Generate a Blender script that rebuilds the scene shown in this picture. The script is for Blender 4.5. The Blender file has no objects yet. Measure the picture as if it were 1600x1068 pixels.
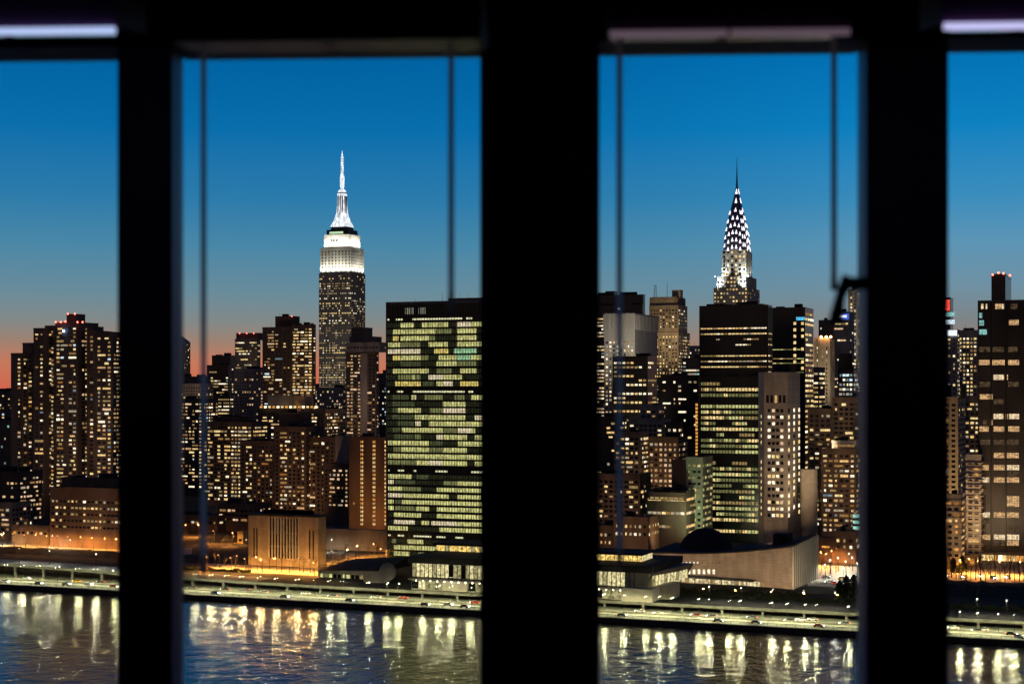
import bpy, bmesh, math, random
from mathutils import Vector, Matrix
R = math.radians
sc = bpy.context.scene
C = sc.collection
rnd = random.Random(7)

# ------------------------------------------------------------------ camera
# world axes follow the street grid: x runs along the river bank, y runs inland, camera at (0,0,104)
A = R(21.4); SA, CA = math.sin(A), math.cos(A)
F, HZ, HC = 2500.0, 605.0, 104.0          # focal length in photo pixels, horizon row, eye height
cam = bpy.data.cameras.new('camera'); camo = bpy.data.objects.new('camera', cam); C.objects.link(camo)
cam.lens = 56.25; cam.sensor_width = 36; cam.shift_y = 71/1600; cam.clip_start = 0.05; cam.clip_end = 40000
camo.location = (0, 0, HC); camo.rotation_euler = (R(90), 0, A)
cam.dof.use_dof = True; cam.dof.focus_distance = 1150; cam.dof.aperture_fstop = 8.5
sc.camera = camo

# ------------------------------------------------------------------ dusk sky
w = bpy.data.worlds.new('World'); sc.world = w; w.use_nodes = True
nt = w.node_tree; N = nt.nodes; L = nt.links
def srgb(r, g, b):
    f = lambda c: (c/255/12.92) if c <= 10 else ((c/255+0.055)/1.055)**2.4
    return (f(r), f(g), f(b), 1)
tc = N.new('ShaderNodeTexCoord'); sp = N.new('ShaderNodeSeparateXYZ'); L.new(tc.outputs['Generated'], sp.inputs[0])
mr = N.new('ShaderNodeMapRange'); L.new(sp.outputs['Z'], mr.inputs['Value'])
mr.inputs['From Min'].default_value = -0.02; mr.inputs['From Max'].default_value = 1.0
pw = N.new('ShaderNodeMath'); pw.operation = 'POWER'; L.new(mr.outputs[0], pw.inputs[0]); pw.inputs[1].default_value = 0.5
def ramp(stops):
    r = N.new('ShaderNodeValToRGB'); L.new(pw.outputs[0], r.inputs[0])
    e = r.color_ramp.elements
    while len(e) > 1: e.remove(e[-1])
    for i, (el, c) in enumerate(stops):
        p = ((math.sin(R(el))+0.02)/1.02)**0.5
        if i == 0: e[0].position = p; e[0].color = srgb(*c)
        else: k = e.new(p); k.color = srgb(*c)
    return r
west = ramp([(-1.1, (150, 70, 55)), (0, (216, 104, 78)), (0.9, (203, 124, 94)), (1.6, (164, 132, 114)), (2.3, (136, 140, 138)), (3.3, (110, 143, 157)),
             (5, (76, 138, 170)), (6.6, (46, 126, 174)), (9, (10, 113, 175)), (11.5, (0, 100, 164)), (20, (0, 70, 130)), (45, (4, 42, 88)), (90, (6, 24, 58))])
east = ramp([(-1.1, (80, 60, 50)), (0, (122, 92, 76)), (4, (108, 86, 76)), (11, (72, 70, 80)), (25, (14, 40, 78)), (45, (6, 30, 66)), (90, (6, 24, 58))])
dt = N.new('ShaderNodeVectorMath'); dt.operation = 'DOT_PRODUCT'; L.new(tc.outputs['Generated'], dt.inputs[0])
side = ramp([(-1.1, (110, 70, 60)), (0, (176, 106, 92)), (0.9, (170, 120, 106)), (1.7, (150, 128, 122)), (2.4, (130, 136, 138)), (3.5, (116, 148, 166)),
             (5, (96, 152, 184)), (6.6, (60, 144, 192)), (9, (14, 132, 196)), (11.5, (2, 116, 184)), (20, (0, 70, 130)), (45, (4, 42, 88)), (90, (6, 24, 58))])
saz = A + R(12); dt.inputs[1].default_value = (-math.sin(saz), math.cos(saz), 0)
mz = N.new('ShaderNodeMapRange'); mz.interpolation_type = 'SMOOTHSTEP'; L.new(dt.outputs['Value'], mz.inputs['Value'])
mz.inputs['From Min'].default_value = 0.0; mz.inputs['From Max'].default_value = 0.85
mx = N.new('ShaderNodeMix'); mx.data_type = 'RGBA'; L.new(mz.outputs[0], mx.inputs['Factor']); L.new(east.outputs[0], mx.inputs['A']); L.new(west.outputs[0], mx.inputs['B'])
m2 = N.new('ShaderNodeMapRange'); m2.interpolation_type = 'SMOOTHSTEP'; L.new(dt.outputs['Value'], m2.inputs['Value']); m2.inputs['From Min'].default_value = .88; m2.inputs['From Max'].default_value = .985
x2 = N.new('ShaderNodeMix'); x2.data_type = 'RGBA'; L.new(m2.outputs[0], x2.inputs['Factor']); L.new(side.outputs[0], x2.inputs['A']); L.new(west.outputs[0], x2.inputs['B']); L.new(x2.outputs['Result'], mx.inputs['B'])
L.new(mx.outputs['Result'], N['Background'].inputs[0]); N['Background'].inputs[1].default_value = 1.0

sc.view_settings.view_transform = 'Standard'; sc.view_settings.look = 'None'; sc.view_settings.exposure = 0; sc.view_settings.gamma = 1
sc.view_settings.use_curve_mapping = False
cy = sc.cycles
cy.max_bounces = 5; cy.diffuse_bounces = 2; cy.glossy_bounces = 3; cy.transmission_bounces = 3; cy.transparent_max_bounces = 8
cy.sample_clamp_indirect = 4; cy.sample_clamp_direct = 0; cy.use_light_tree = True; cy.caustics_reflective = False; cy.caustics_refractive = False
cy.use_denoising = True
try: cy.denoiser = 'OPENIMAGEDENOISE'; cy.denoising_input_passes = 'RGB_ALBEDO_NORMAL'; cy.denoising_prefilter = 'ACCURATE'
except Exception: pass

# ------------------------------------------------------------------ pixel <-> place
def K(px): return (px-800)/F
def xat(px, y): k = K(px); return y*(k*CA-SA)/(CA+k*SA)           # x of the ray through column px on the plane y
def yat(px, x): k = K(px); return x*(CA+k*SA)/(k*CA-SA)           # y of the ray through column px on the plane x
def dist(x, y): return -x*SA+y*CA
def zat(py, x, y): return HC-(py-HZ)/F*dist(x, y)
def pxof(x, y): return 800+F*(x*CA+y*SA)/dist(x, y)

# ------------------------------------------------------------------ materials
MATS = {}
def nodemat(name):
    m = bpy.data.materials.new(name); m.use_nodes = True
    return m, m.node_tree.nodes, m.node_tree.links, m.node_tree.nodes['Principled BSDF']
def wall(name, col, rough=.85, var=.35, scale=.12, metal=0, streak=True, spec=.3, joints=0):
    if name in MATS: return MATS[name]
    m, n, l, b = nodemat(name)
    g = n.new('ShaderNodeNewGeometry'); mp = n.new('ShaderNodeMapping'); l.new(g.outputs['Position'], mp.inputs[0])
    mp.inputs['Scale'].default_value = (1, 1, .3 if streak else 1)
    t = n.new('ShaderNodeTexNoise'); t.inputs['Scale'].default_value = scale; t.inputs['Detail'].default_value = 6; l.new(mp.outputs[0], t.inputs[0])
    r = n.new('ShaderNodeMapRange'); l.new(t.outputs[0], r.inputs[0]); r.inputs['From Min'].default_value = .3; r.inputs['From Max'].default_value = .7
    r.inputs['To Min'].default_value = 1-var; r.inputs['To Max'].default_value = 1+var
    mm = n.new('ShaderNodeVectorMath'); mm.operation = 'SCALE'; mm.inputs[0].default_value = col[:3]; l.new(r.outputs[0], mm.inputs['Scale'])
    if joints:
        bk_ = n.new('ShaderNodeTexBrick'); mp2 = n.new('ShaderNodeMapping'); l.new(g.outputs['Position'], mp2.inputs[0]); mp2.inputs['Rotation'].default_value = (R(-90), 0, 0); l.new(mp2.outputs[0], bk_.inputs[0])
        bk_.inputs['Scale'].default_value = 1/joints; bk_.inputs['Mortar Size'].default_value = .012; bk_.inputs['Color1'].default_value = (1, 1, 1, 1); bk_.inputs['Color2'].default_value = (.86, .86, .86, 1); bk_.inputs['Mortar'].default_value = (.75, .75, .75, 1); bk_.offset = 0
        mj = n.new('ShaderNodeVectorMath'); mj.operation = 'MULTIPLY'; l.new(mm.outputs[0], mj.inputs[0]); l.new(bk_.outputs[0], mj.inputs[1]); mm = mj
    l.new(mm.outputs[0], b.inputs['Base Color']); b.inputs['Roughness'].default_value = rough; b.inputs['Metallic'].default_value = metal
    b.inputs['Specular IOR Level'].default_value = spec
    MATS[name] = m; return m
def glow(name, col, s, noise=(.9, .9, .9), lo=.45, hi=1.5, sample=True):
    """something that gives off light: a lit room behind glass, uneven as rooms are"""
    if name in MATS: return MATS[name]
    m, n, l, b = nodemat(name); n.remove(b)
    g = n.new('ShaderNodeNewGeometry'); mp = n.new('ShaderNodeMapping'); l.new(g.outputs['Position'], mp.inputs[0]); mp.inputs['Scale'].default_value = noise
    t = n.new('ShaderNodeTexNoise'); t.inputs['Scale'].default_value = 1; t.inputs['Detail'].default_value = 2; l.new(mp.outputs[0], t.inputs[0])
    r = n.new('ShaderNodeMapRange'); l.new(t.outputs[0], r.inputs[0]); r.inputs['From Min'].default_value = .3; r.inputs['From Max'].default_value = .7
    r.inputs['To Min'].default_value = lo*s; r.inputs['To Max'].default_value = hi*s
    e = n.new('ShaderNodeEmission'); e.inputs[0].default_value = (*col[:3], 1); l.new(r.outputs[0], e.inputs[1])
    l.new(e.outputs[0], n['Material Output'].inputs[0])
    if not sample: m.cycles.emission_sampling = 'NONE'
    MATS[name] = m; return m
def lampmat(name, col, s):
    if name in MATS: return MATS[name]
    m, n, l, b = nodemat(name); n.remove(b)
    e = n.new('ShaderNodeEmission'); e.inputs[0].default_value = (*col[:3], 1); e.inputs[1].default_value = s
    l.new(e.outputs[0], n['Material Output'].inputs[0]); MATS[name] = m; return m

concrete_dark = wall('dark concrete', (.15, .125, .105))
brick_brown = wall('brown brick', (.25, .165, .11))
brick_dark = wall('dark brick', (.15, .105, .08))
stone_beige = wall('beige stone', (.45, .38, .29))
stone_tan = wall('tan stone', (.38, .29, .2))
stone_grey = wall('grey stone', (.34, .31, .27))
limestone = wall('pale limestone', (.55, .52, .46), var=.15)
glass_black = wall('black curtain glass', (.018, .02, .022), rough=.22, var=.3, spec=.5)
glass_green = wall('dark green glass', (.022, .03, .024), rough=.25, var=.3, spec=.5)
glass_blue = wall('dark blue glass', (.02, .028, .036), rough=.2, var=.3, spec=.5)
pane_dark = wall('unlit window glass', (.012, .014, .017), rough=.12, var=.4, spec=.6, streak=False)
roof_dark = wall('tarred roof', (.03, .028, .027), rough=.9)
metal_dark = wall('dark metal', (.05, .05, .05), rough=.5, metal=.6)
steel = wall('stainless steel', (.35, .36, .38), rough=.35, metal=1, var=.15)
white_paint = wall('white paint', (.7, .69, .66), rough=.5, var=.1)
asphalt = wall('asphalt', (.06, .058, .054), rough=.75, var=.35, scale=.4, streak=False)
paving = wall('pale paving', (.3, .28, .24), rough=.8, var=.25, scale=.5, streak=False)
earth = wall('dark winter lawn', (.035, .032, .022), rough=1, var=.5, scale=.15, streak=False)
bark = wall('bark', (.06, .045, .035), rough=.9, scale=2)
hedge_m = wall('evergreen leaf', (.04, .05, .02), rough=.8, var=.6, scale=1.5, streak=False)
asphalt_far = wall('far ground', (.04, .036, .03), rough=1, var=.4, scale=.02, streak=False)
hill_m = wall('hill woodland', (.03, .028, .026), rough=1, var=.3, scale=.005, streak=False)

W = {}
for nm, col, s in [('warm', (1, .60, .22), .95), ('warm_dim', (1, .52, .18), .30), ('yellow', (1, .70, .29), 1.0), ('yellow_dim', (.95, .62, .24), .34),
                   ('white', (1, .84, .58), 1.35), ('white_dim', (1, .80, .54), .42), ('cool', (.72, .88, 1), 1.0), ('cool_dim', (.6, .8, .9), .28), ('amber', (1, .42, .09), .85),
                   ('amber_dim', (1, .38, .08), .3), ('pink', (1, .64, .38), .85), ('lime', (.80, .76, .30), .72), ('lime_dim', (.66, .64, .24), .26),
                   ('cyan', (.45, .95, .88), .6), ('hot', (1, .82, .5), 2.6), ('red', (1, .08, .05), 2.2), ('blue', (.12, .3, 1), 1.6), ('peach', (1, .56, .25), .6)]:
    W[nm] = glow('lit room '+nm, col, s)
PAL = {'apt': [('warm', 4), ('warm_dim', 7), ('yellow', 4), ('yellow_dim', 6), ('white', 4), ('white_dim', 4), ('cool', .6), ('cool_dim', .8), ('pink', 2), ('peach', 3), ('hot', .5), ('amber_dim', 1.5)],
       'far': [('white', 4), ('white_dim', 5), ('yellow', 4), ('yellow_dim', 4), ('pink', 2), ('cool_dim', .5)],
       'office': [('yellow', 5), ('yellow_dim', 5), ('white', 3), ('white_dim', 3), ('lime', 1.5)],
       'lime': [('lime', 4), ('lime_dim', 4), ('yellow', 2), ('yellow_dim', 2)],
       'cool': [('cool', 2), ('cool_dim', 4), ('white', 3), ('white_dim', 3), ('cyan', .6)],
       'amber': [('amber', 4), ('amber_dim', 2), ('warm', 3), ('yellow', 1)],
       'pink': [('pink', 4), ('peach', 4), ('warm_dim', 3), ('white_dim', 2)],
       'gold': [('yellow', 4), ('warm', 3), ('yellow_dim', 4), ('white', 2), ('warm_dim', 2), ('white_dim', 1.5), ('hot', .4)]}
def pick(pal, r=rnd):
    p = PAL[pal]; t = r.random()*sum(k[1] for k in p)
    for k, wt in p:
        t -= wt
        if t <= 0: return W[k]
    return W[p[0][0]]

# ------------------------------------------------------------------ mesh helpers
class MB:
    def __init__(s): s.v = []; s.f = []; s.m = []
    def box(s, x0, x1, y0, y1, z0, z1, mi=0, bottom=True):
        i = len(s.v)
        s.v += [(x0, y0, z0), (x1, y0, z0), (x1, y1, z0), (x0, y1, z0), (x0, y0, z1), (x1, y0, z1), (x1, y1, z1), (x0, y1, z1)]
        q = [(0, 1, 5, 4), (1, 2, 6, 5), (2, 3, 7, 6), (3, 0, 4, 7), (4, 5, 6, 7)]
        if bottom: q.append((3, 2, 1, 0))
        s.f += [tuple(i+k for k in t) for t in q]; s.m += [mi]*len(q); return s
    def poly(s, pts, mi=0):
        i = len(s.v); s.v += [tuple(p) for p in pts]; s.f.append(tuple(range(i, i+len(pts)))); s.m.append(mi); return s
    def loft(s, rings, mi=0, cap=True):
        """rings: lists of equal length, counter-clockwise seen from above, bottom to top"""
        n = len(rings[0]); b = len(s.v)
        for r in rings: s.v += [tuple(p) for p in r]
        for j in range(len(rings)-1):
            for k in range(n):
                a0 = b+j*n+k; a1 = b+j*n+(k+1) % n
                s.f.append((a0, a1, a1+n, a0+n)); s.m.append(mi)
        if cap:
            s.f.append(tuple(b+k for k in range(n))[::-1]); s.m.append(mi)
            s.f.append(tuple(b+(len(rings)-1)*n+k for k in range(n))); s.m.append(mi)
        return s
    def cyl(s, x, y, z0, z1, r0, r1=None, n=10, mi=0):
        r1 = r0 if r1 is None else r1
        rg = lambda r, z: [(x+r*math.cos(2*math.pi*k/n), y+r*math.sin(2*math.pi*k/n), z) for k in range(n)]
        return s.loft([rg(r0, z0), rg(r1, z1)], mi)
    def tube(s, p, q, r0, r1, n=5, mi=0):
        p = Vector(p); q = Vector(q); d = q-p
        if d.length < 1e-6: return s
        d.normalize(); u = d.orthogonal().normalized(); vv = d.cross(u)
        rg = lambda c, r: [c+(u*math.cos(2*math.pi*k/n)+vv*math.sin(2*math.pi*k/n))*r for k in range(n)]
        return s.loft([rg(p, r0), rg(q, r1)], mi)
    def ball(s, c, r, n=8, m=5, mi=0, sz=1):
        rings = []
        for j in range(m+1):
            t = -math.pi/2+math.pi*(j+.02)/(m+.04)
            rings.append([(c[0]+r*math.cos(t)*math.cos(2*math.pi*k/n), c[1]+r*math.cos(t)*math.sin(2*math.pi*k/n), c[2]+sz*r*math.sin(t)) for k in range(n)])
        return s.loft(rings, mi)
    def mesh(s, name, mats):
        me = bpy.data.meshes.new(name); me.from_pydata(s.v, [], s.f)
        if not isinstance(mats, (list, tuple)): mats = [mats]
        for m in mats: me.materials.append(m)
        if len(mats) > 1: me.polygons.foreach_set('material_index', s.m)
        me.update(); return me
    def build(s, name, mats, parent=None, kind=None, smooth=False, label=None):
        me = s.mesh(name, mats); o = bpy.data.objects.new(name, me); C.objects.link(o)
        if smooth: me.polygons.foreach_set('use_smooth', [True]*len(me.polygons))
        if parent is not None:
            o.parent = parent; o.matrix_parent_inverse = PINV.get(parent.name, Matrix())
        if kind: o['kind'] = kind
        if label: o['label'] = label
        return o
PINV = {}
def thing(name, label, cat, loc=(0, 0, 0), group=None, rz=0):
    o = bpy.data.objects.new(name, None); C.objects.link(o); o.location = loc; o.rotation_euler[2] = rz
    o['label'] = label; o['category'] = cat
    if group: o['group'] = group
    PINV[o.name] = (Matrix.Translation(loc) @ Matrix.Rotation(rz, 4, 'Z')).inverted()
    return o
def tag(o, label=None, cat=None, group=None, kind=None):
    for k, v in (('label', label), ('category', cat), ('group', group), ('kind', kind)):
        if v: o[k] = v
    return o
UNIT = {}
def unit_pane(mat):
    if mat.name not in UNIT:
        UNIT[mat.name] = MB().box(-.5, .5, -.5, .5, -.5, .5).mesh('window', mat)
    return UNIT[mat.name]
COUNT = {'win': 0}
def pane(parent, x, y, z, wd, h, mat, side=False, t=.16, name='window', rz=None):
    o = bpy.data.objects.new(name, unit_pane(mat)); C.objects.link(o)
    o.location = (x, y, z); o.scale = (wd, t, h)
    if side: o.rotation_euler[2] = R(90)
    if rz is not None: o.rotation_euler[2] = rz
    o.parent = parent; o.matrix_parent_inverse = PINV.get(parent.name, Matrix()); COUNT['win'] += 1
    return o

# ------------------------------------------------------------------ a building
def grid_windows(r, nc, nr, mode, p, pal, colp=None):
    """which cells of a facade are lit: {(row, col): (span, material)}"""
    out = {}
    if mode == 'apt':
        cb = [r.choice((.15, .6, 1, 1.3, 1.7, 2)) for _ in range(nc)]
        for j in range(nr):
            i = 0
            while i < nc:
                if r.random() < p*cb[i]:
                    sp_ = 2 if (i+1 < nc and r.random() < .3) else 1
                    out[(j, i)] = (sp_, pick(pal, r)); i += sp_
                else: i += 1
    elif mode == 'office':
        for j in range(nr):
            q = r.choice((.1, .4, .8, 1.2, 1.6))*p; i = 0; on = r.random() < q; m = pick(pal, r)
            while i < nc:
                run = r.randint(1, 4)
                if on:
                    for k in range(run):
                        if i+k < nc: out[(j, i+k)] = (1, m if r.random() < .75 else pick(pal, r))
                i += run; on = r.random() < q
                if r.random() < .4: m = pick(pal, r)
    elif mode == 'grid':
        cb = [r.choice((.6, 1, 1.2)) for _ in range(nc)]
        for j in range(nr):
            q = r.choice((.5, .9, 1, 1.3))*p
            for i in range(nc):
                if r.random() < q*cb[i]: out[(j, i)] = (1, pick(pal, r))
    elif mode == 'column':
        for i in range(nc):
            for j in range(nr):
                if r.random() < p: out[(j, i)] = (1, pick(pal, r))
    return out

def building(name, label, cat, vols, mat, group=None, roof=True, plant=True, seed=None):
    """vols: dicts with px0, pxc (corner), px1 (end of the visible side), top, v (distance of the front), optional base, win, side, ribs, bands"""
    r = random.Random(seed if seed is not None else hash(label) % 1000 if False else sum(map(ord, label)))
    v0 = vols[0]; x0 = xat(v0['px0'], v0['v']); x1 = xat(v0['pxc'], v0['v'])
    t = thing(name, label, cat, ((x0+x1)/2, v0['v'], GZ), group)
    nind = 0
    for vi, V in enumerate(vols):
        y0 = V['v']; xa = xat(V['px0'], y0); xb = xat(V['pxc'], y0)
        if 'px1' in V: y1 = yat(V['px1'], xb)
        else: y1 = y0+V.get('depth', 22)
        if y1 < y0+4 or y1 > y0+90: y1 = y0+V.get('depth', 30)
        z1 = zat(V['top'], (xa+xb)/2, y0); z0 = V.get('base', GZ)
        if 'basepy' in V: z0 = zat(V['basepy'], (xa+xb)/2, y0)
        m = V.get('mat', mat)
        b = MB(); b.box(xa, xb, y0, y1, z0, z1)
        pr = .5                                                   # parapet
        for (a0, a1, c0, c1) in ((xa-.15, xb+.15, y0-.15, y0+pr), (xb-pr, xb+.15, y0+pr, y1), (xa-.15, xa+pr, y0+pr, y1)):
            b.box(a0, a1, c0, c1, z1-.25, z1+.9)
        wn = V.get('win')
        if V.get('ribs'):
            sp_, rw, rp = V['ribs'][:3]; zl = z0 if len(V['ribs']) < 4 else z1-V['ribs'][3]
            n = max(1, round((xb-xa)/sp_))
            for k in range(n+1):
                xx = xa+(xb-xa)*k/n
                b.box(xx-rw/2, xx+rw/2, y0-rp, y0+.02, zl, z1-.3)
            n = max(1, round((y1-y0)/sp_))
            for k in range(n+1):
                yy = y0+(y1-y0)*k/n
                b.box(xb-.02, xb+rp, yy-rw/2, yy+rw/2, zl, z1-.3)
        if V.get('bands'):
            sp_, bh, bp = V['bands']; zz = z0+sp_
            while zz < z1-1:
                b.box(xa-.01, xb+bp, y0-bp, y0+.02, zz-bh/2, zz+bh/2); b.box(xb-.02, xb+bp, y0+.02, y1, zz-bh/2, zz+bh/2); zz += sp_
        b.build('wall', m, t)
        if roof:
            rb = MB().box(xa+.5, xb-.5, y0+.5, y1-.5, z1+.02, z1+.2)
            if plant and xb-xa > 12:
                for _ in range(r.randint(1, 3)):
                    pw_ = r.uniform(.12, .3)*(xb-xa); px_ = r.uniform(xa+1, xb-1-pw_); py_ = y0+r.uniform(.25, .5)*(y1-y0)
                    rb.box(px_, px_+pw_, py_, py_+min(6, (y1-y0)*.3), z1+.2, z1+r.uniform(1.5, 4))
                for _ in range(r.randint(0, 2)):
                    ax_ = r.uniform(xa+2, xb-2); rb.cyl(ax_, y0+2+r.random()*4, z1+.2, z1+r.uniform(3, 7), .12, .05, 5)
            rb.build('roof', roof_dark, t)
        for which in ('win', 'side'):
            wn = V.get(which)
            if which == 'side' and wn is None and V.get('win'): wn = dict(V['win'])
            if not wn: continue
            if which == 'side' and (y1-y0) < 5: continue
            fh = wn.get('fh', 3.2); bw = wn.get('bw', 3.0); ww = wn.get('w', 1.7); wh = wn.get('h', 1.5)
            zt = z1-wn.get('top', 2.5); zb = z0+wn.get('bot', 4)
            if 'toppy' in wn: zt = zat(wn['toppy'], xa, y0)
            if 'botpy' in wn: zb = zat(wn['botpy'], xa, y0)
            a0, a1 = (xa, xb) if which == 'win' else (y0, y1)
            mg = wn.get('margin', .8); nc = max(1, int((a1-a0-2*mg)/bw)); nr = max(1, int((zt-zb)/fh))
            cw = (a1-a0-2*mg)/nc; ww = min(ww, cw*.97)
            lit = grid_windows(r, nc, nr, wn.get('mode', 'apt'), wn.get('p', .3), wn.get('pal', 'apt'))
            skip = set()
            if wn.get('blank'):                                   # columns with no windows at all
                for i in range(nc):
                    if r.random() < wn['blank']: skip.add(i)
            small = MB(); smats = []; dark = MB()
            D = dist((xa+xb)/2, y0); pxm = F/D
            big = ww*pxm >= wn.get('minpx', 3.6) and wh*pxm >= 2.4
            done = set()
            for (j, i), (sp_, mt) in lit.items():
                if i in skip: continue
                if wn.get('zcut') and r.random() < wn['zcut'] * (1-j/nr): continue
                for k in range(sp_): done.add((j, i+k))
                ca = a0+mg+cw*(i+sp_/2); cwid = ww+(sp_-1)*cw; cz = zt-fh*(j+.5)
                cwid *= r.choice((.5, .7, .85, 1, 1, 1.1)) if wn.get('mode', 'apt') != 'office' else 1
                hh = wh*r.choice((1, .9, .8, .7)) if wn.get('mode', 'apt') == 'apt' else wh
                if big and nind < 300:
                    nind += 1
                    if which == 'win': pane(t, ca, y0-.04, cz, cwid, hh, mt)
                    else: pane(t, xb+.04, ca, cz, cwid, hh, mt, side=True)
                else:
                    if mt not in smats: smats.append(mt)
                    if which == 'win': small.box(ca-cwid/2, ca+cwid/2, y0-.1, y0+.02, cz-hh/2, cz+hh/2, smats.index(mt))
                    else: small.box(xb-.02, xb+.1, ca-cwid/2, ca+cwid/2, cz-hh/2, cz+hh/2, smats.index(mt))
            if wn.get('dark', True):
                for j in range(nr):
                    for i in range(nc):
                        if i in skip or (j, i) in done: continue
                        ca = a0+mg+cw*(i+.5); cz = zt-fh*(j+.5)
                        if which == 'win': dark.poly([(ca-ww/2, y0-.05, cz-wh/2), (ca+ww/2, y0-.05, cz-wh/2), (ca+ww/2, y0-.05, cz+wh/2), (ca-ww/2, y0-.05, cz+wh/2)])
                        else: dark.poly([(xb+.05, ca-ww/2, cz-wh/2), (xb+.05, ca+ww/2, cz-wh/2), (xb+.05, ca+ww/2, cz+wh/2), (xb+.05, ca-ww/2, cz+wh/2)])
            if small.f: small.build('window', smats, t, kind='stuff')
            if dark.f: dark.build('unlit_window', pane_dark, t, kind='stuff')
    return t
def bulbs(parent, pts, mat, r=.35, name='lamp'):
    for p in pts:
        MB().ball(p, r, 6, 4).build(name, mat, parent)
GZ = 6.0
red_lamp = lampmat('red beacon', (1, .1, .06), 9)

# ================================================================== the setting
def deck_z(x):
    pts = [(-700, 10), (-560, 9), (-494, 7.5), (-440, 6.5), (-380, 6), (200, 6)]
    for (a, za), (b, zb) in zip(pts, pts[1:]):
        if x <= b: return za+(zb-za)*(x-a)/(b-a)
    return 6
# river
m, n, l, b = nodemat('river water')
g = n.new('ShaderNodeNewGeometry')
b.inputs['Base Color'].default_value = (.014, .012, .016, 1); b.inputs['Roughness'].default_value = .13; b.inputs['IOR'].default_value = 1.33; b.inputs['Specular IOR Level'].default_value = .55
def wnoise(sx, sy, rot, det):
    mp = n.new('ShaderNodeMapping'); l.new(g.outputs['Position'], mp.inputs[0]); mp.inputs['Scale'].default_value = (sx, sy, 1); mp.inputs['Rotation'].default_value = (0, 0, rot)
    t = n.new('ShaderNodeTexNoise'); t.inputs['Scale'].default_value = 1; t.inputs['Detail'].default_value = det; t.inputs['Roughness'].default_value = .6; l.new(mp.outputs[0], t.inputs[0]); return t
t1 = wnoise(.10, .10, R(14), 4); t2 = wnoise(.34, .24, R(-10), 3); t3 = wnoise(.012, .02, R(20), 2)
a1 = n.new('ShaderNodeMath'); a1.operation = 'MULTIPLY_ADD'; l.new(t2.outputs[0], a1.inputs[0]); a1.inputs[1].default_value = .28; l.new(t1.outputs[0], a1.inputs[2])
bp = n.new('ShaderNodeBump'); bp.inputs['Strength'].default_value = 1; bp.inputs['Distance'].default_value = .62; l.new(a1.outputs[0], bp.inputs['Height']); l.new(bp.outputs[0], b.inputs['Normal'])
r3 = n.new('ShaderNodeMapRange'); l.new(t3.outputs[0], r3.inputs[0]); r3.inputs['From Min'].default_value = .35; r3.inputs['From Max'].default_value = .65; r3.inputs['To Min'].default_value = .08; r3.inputs['To Max'].default_value = .13
l.new(r3.outputs[0], b.inputs['Roughness'])
river = MB().poly([(-1500, 95, 0), (900, 95, 0), (900, 676, 0), (-1500, 676, 0)]).build('river', m, kind='structure')
MB().box(-900, 900, -400, 96, -3, 3).build('near_bank', asphalt_far, kind='structure')
MB().poly([(-9000, 703, GZ-.05), (6000, 703, GZ-.05), (6000, 16000, GZ-.05), (-16000, 16000, GZ-.05)]).build('ground', asphalt_far, kind='structure')
# distant hills across the far river
hb = MB(); hx = []
for k in range(61):
    az = A+R(30-k)
    h = 118+18*math.sin(k*.35)+9*math.sin(k*1.3+1)+4*rnd.random()
    hx.append((-math.sin(az)*12500, math.cos(az)*12500, h))
for (p, q) in zip(hx, hx[1:]):
    hb.poly([(p[0]*.96, p[1]*.96, 0), (q[0]*.96, q[1]*.96, 0), q, p]); hb.poly([p, q, (q[0]*1.15, q[1]*1.15, 0), (p[0]*1.15, p[1]*1.15, 0)])
hb.build('hills', hill_m, kind='structure')

def ridge(name, p0, p1, v0, v1, v2, h, m):
    b_ = MB(); prev = None; n_ = 24
    for k in range(n_+1):
        px = p0+(p1-p0)*k/n_; hh = h*(.9+.1*math.sin(k*1.7)+.06*math.sin(k*4.1))
        cur = [(xat(px, v0), v0, GZ-.3), (xat(px, v1), v1, GZ+hh), (xat(px, v2), v2, GZ+hh), (xat(px, v2+1), v2+1, GZ-.3)]
        if prev:
            for q in range(3): b_.poly([prev[q], cur[q], cur[q+1], prev[q+1]])
        prev = cur
    return b_.build(name, m, kind='structure')
MB().poly([(xat(-60, 788), 788, GZ+.006), (xat(300, 788), 788, GZ+.006), (xat(300, 840), 840, GZ+.006), (xat(-60, 840), 840, GZ+.006)]).build('street', paving, kind='structure')
MB().poly([(xat(1440, 813), 813, GZ+.006), (xat(1700, 813), 813, GZ+.006), (xat(1700, 938), 938, GZ+.006), (xat(1440, 938), 938, GZ+.006)]).build('street', paving, kind='structure')
MB().poly([(xat(318, 739), 739, GZ+.006), (xat(500, 739), 739, GZ+.006), (xat(500, 769), 769, GZ+.006), (xat(318, 769), 769, GZ+.006)]).build('library_forecourt', paving, kind='structure')
ridge('embankment', -40, 272, 768, 783, 788, 2.5, earth); ridge('embankment', 278, 386, 770, 784, 790, 2.2, earth); ridge('embankment', 1470, 1660, 772, 798, 812, 3.6, earth)
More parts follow.
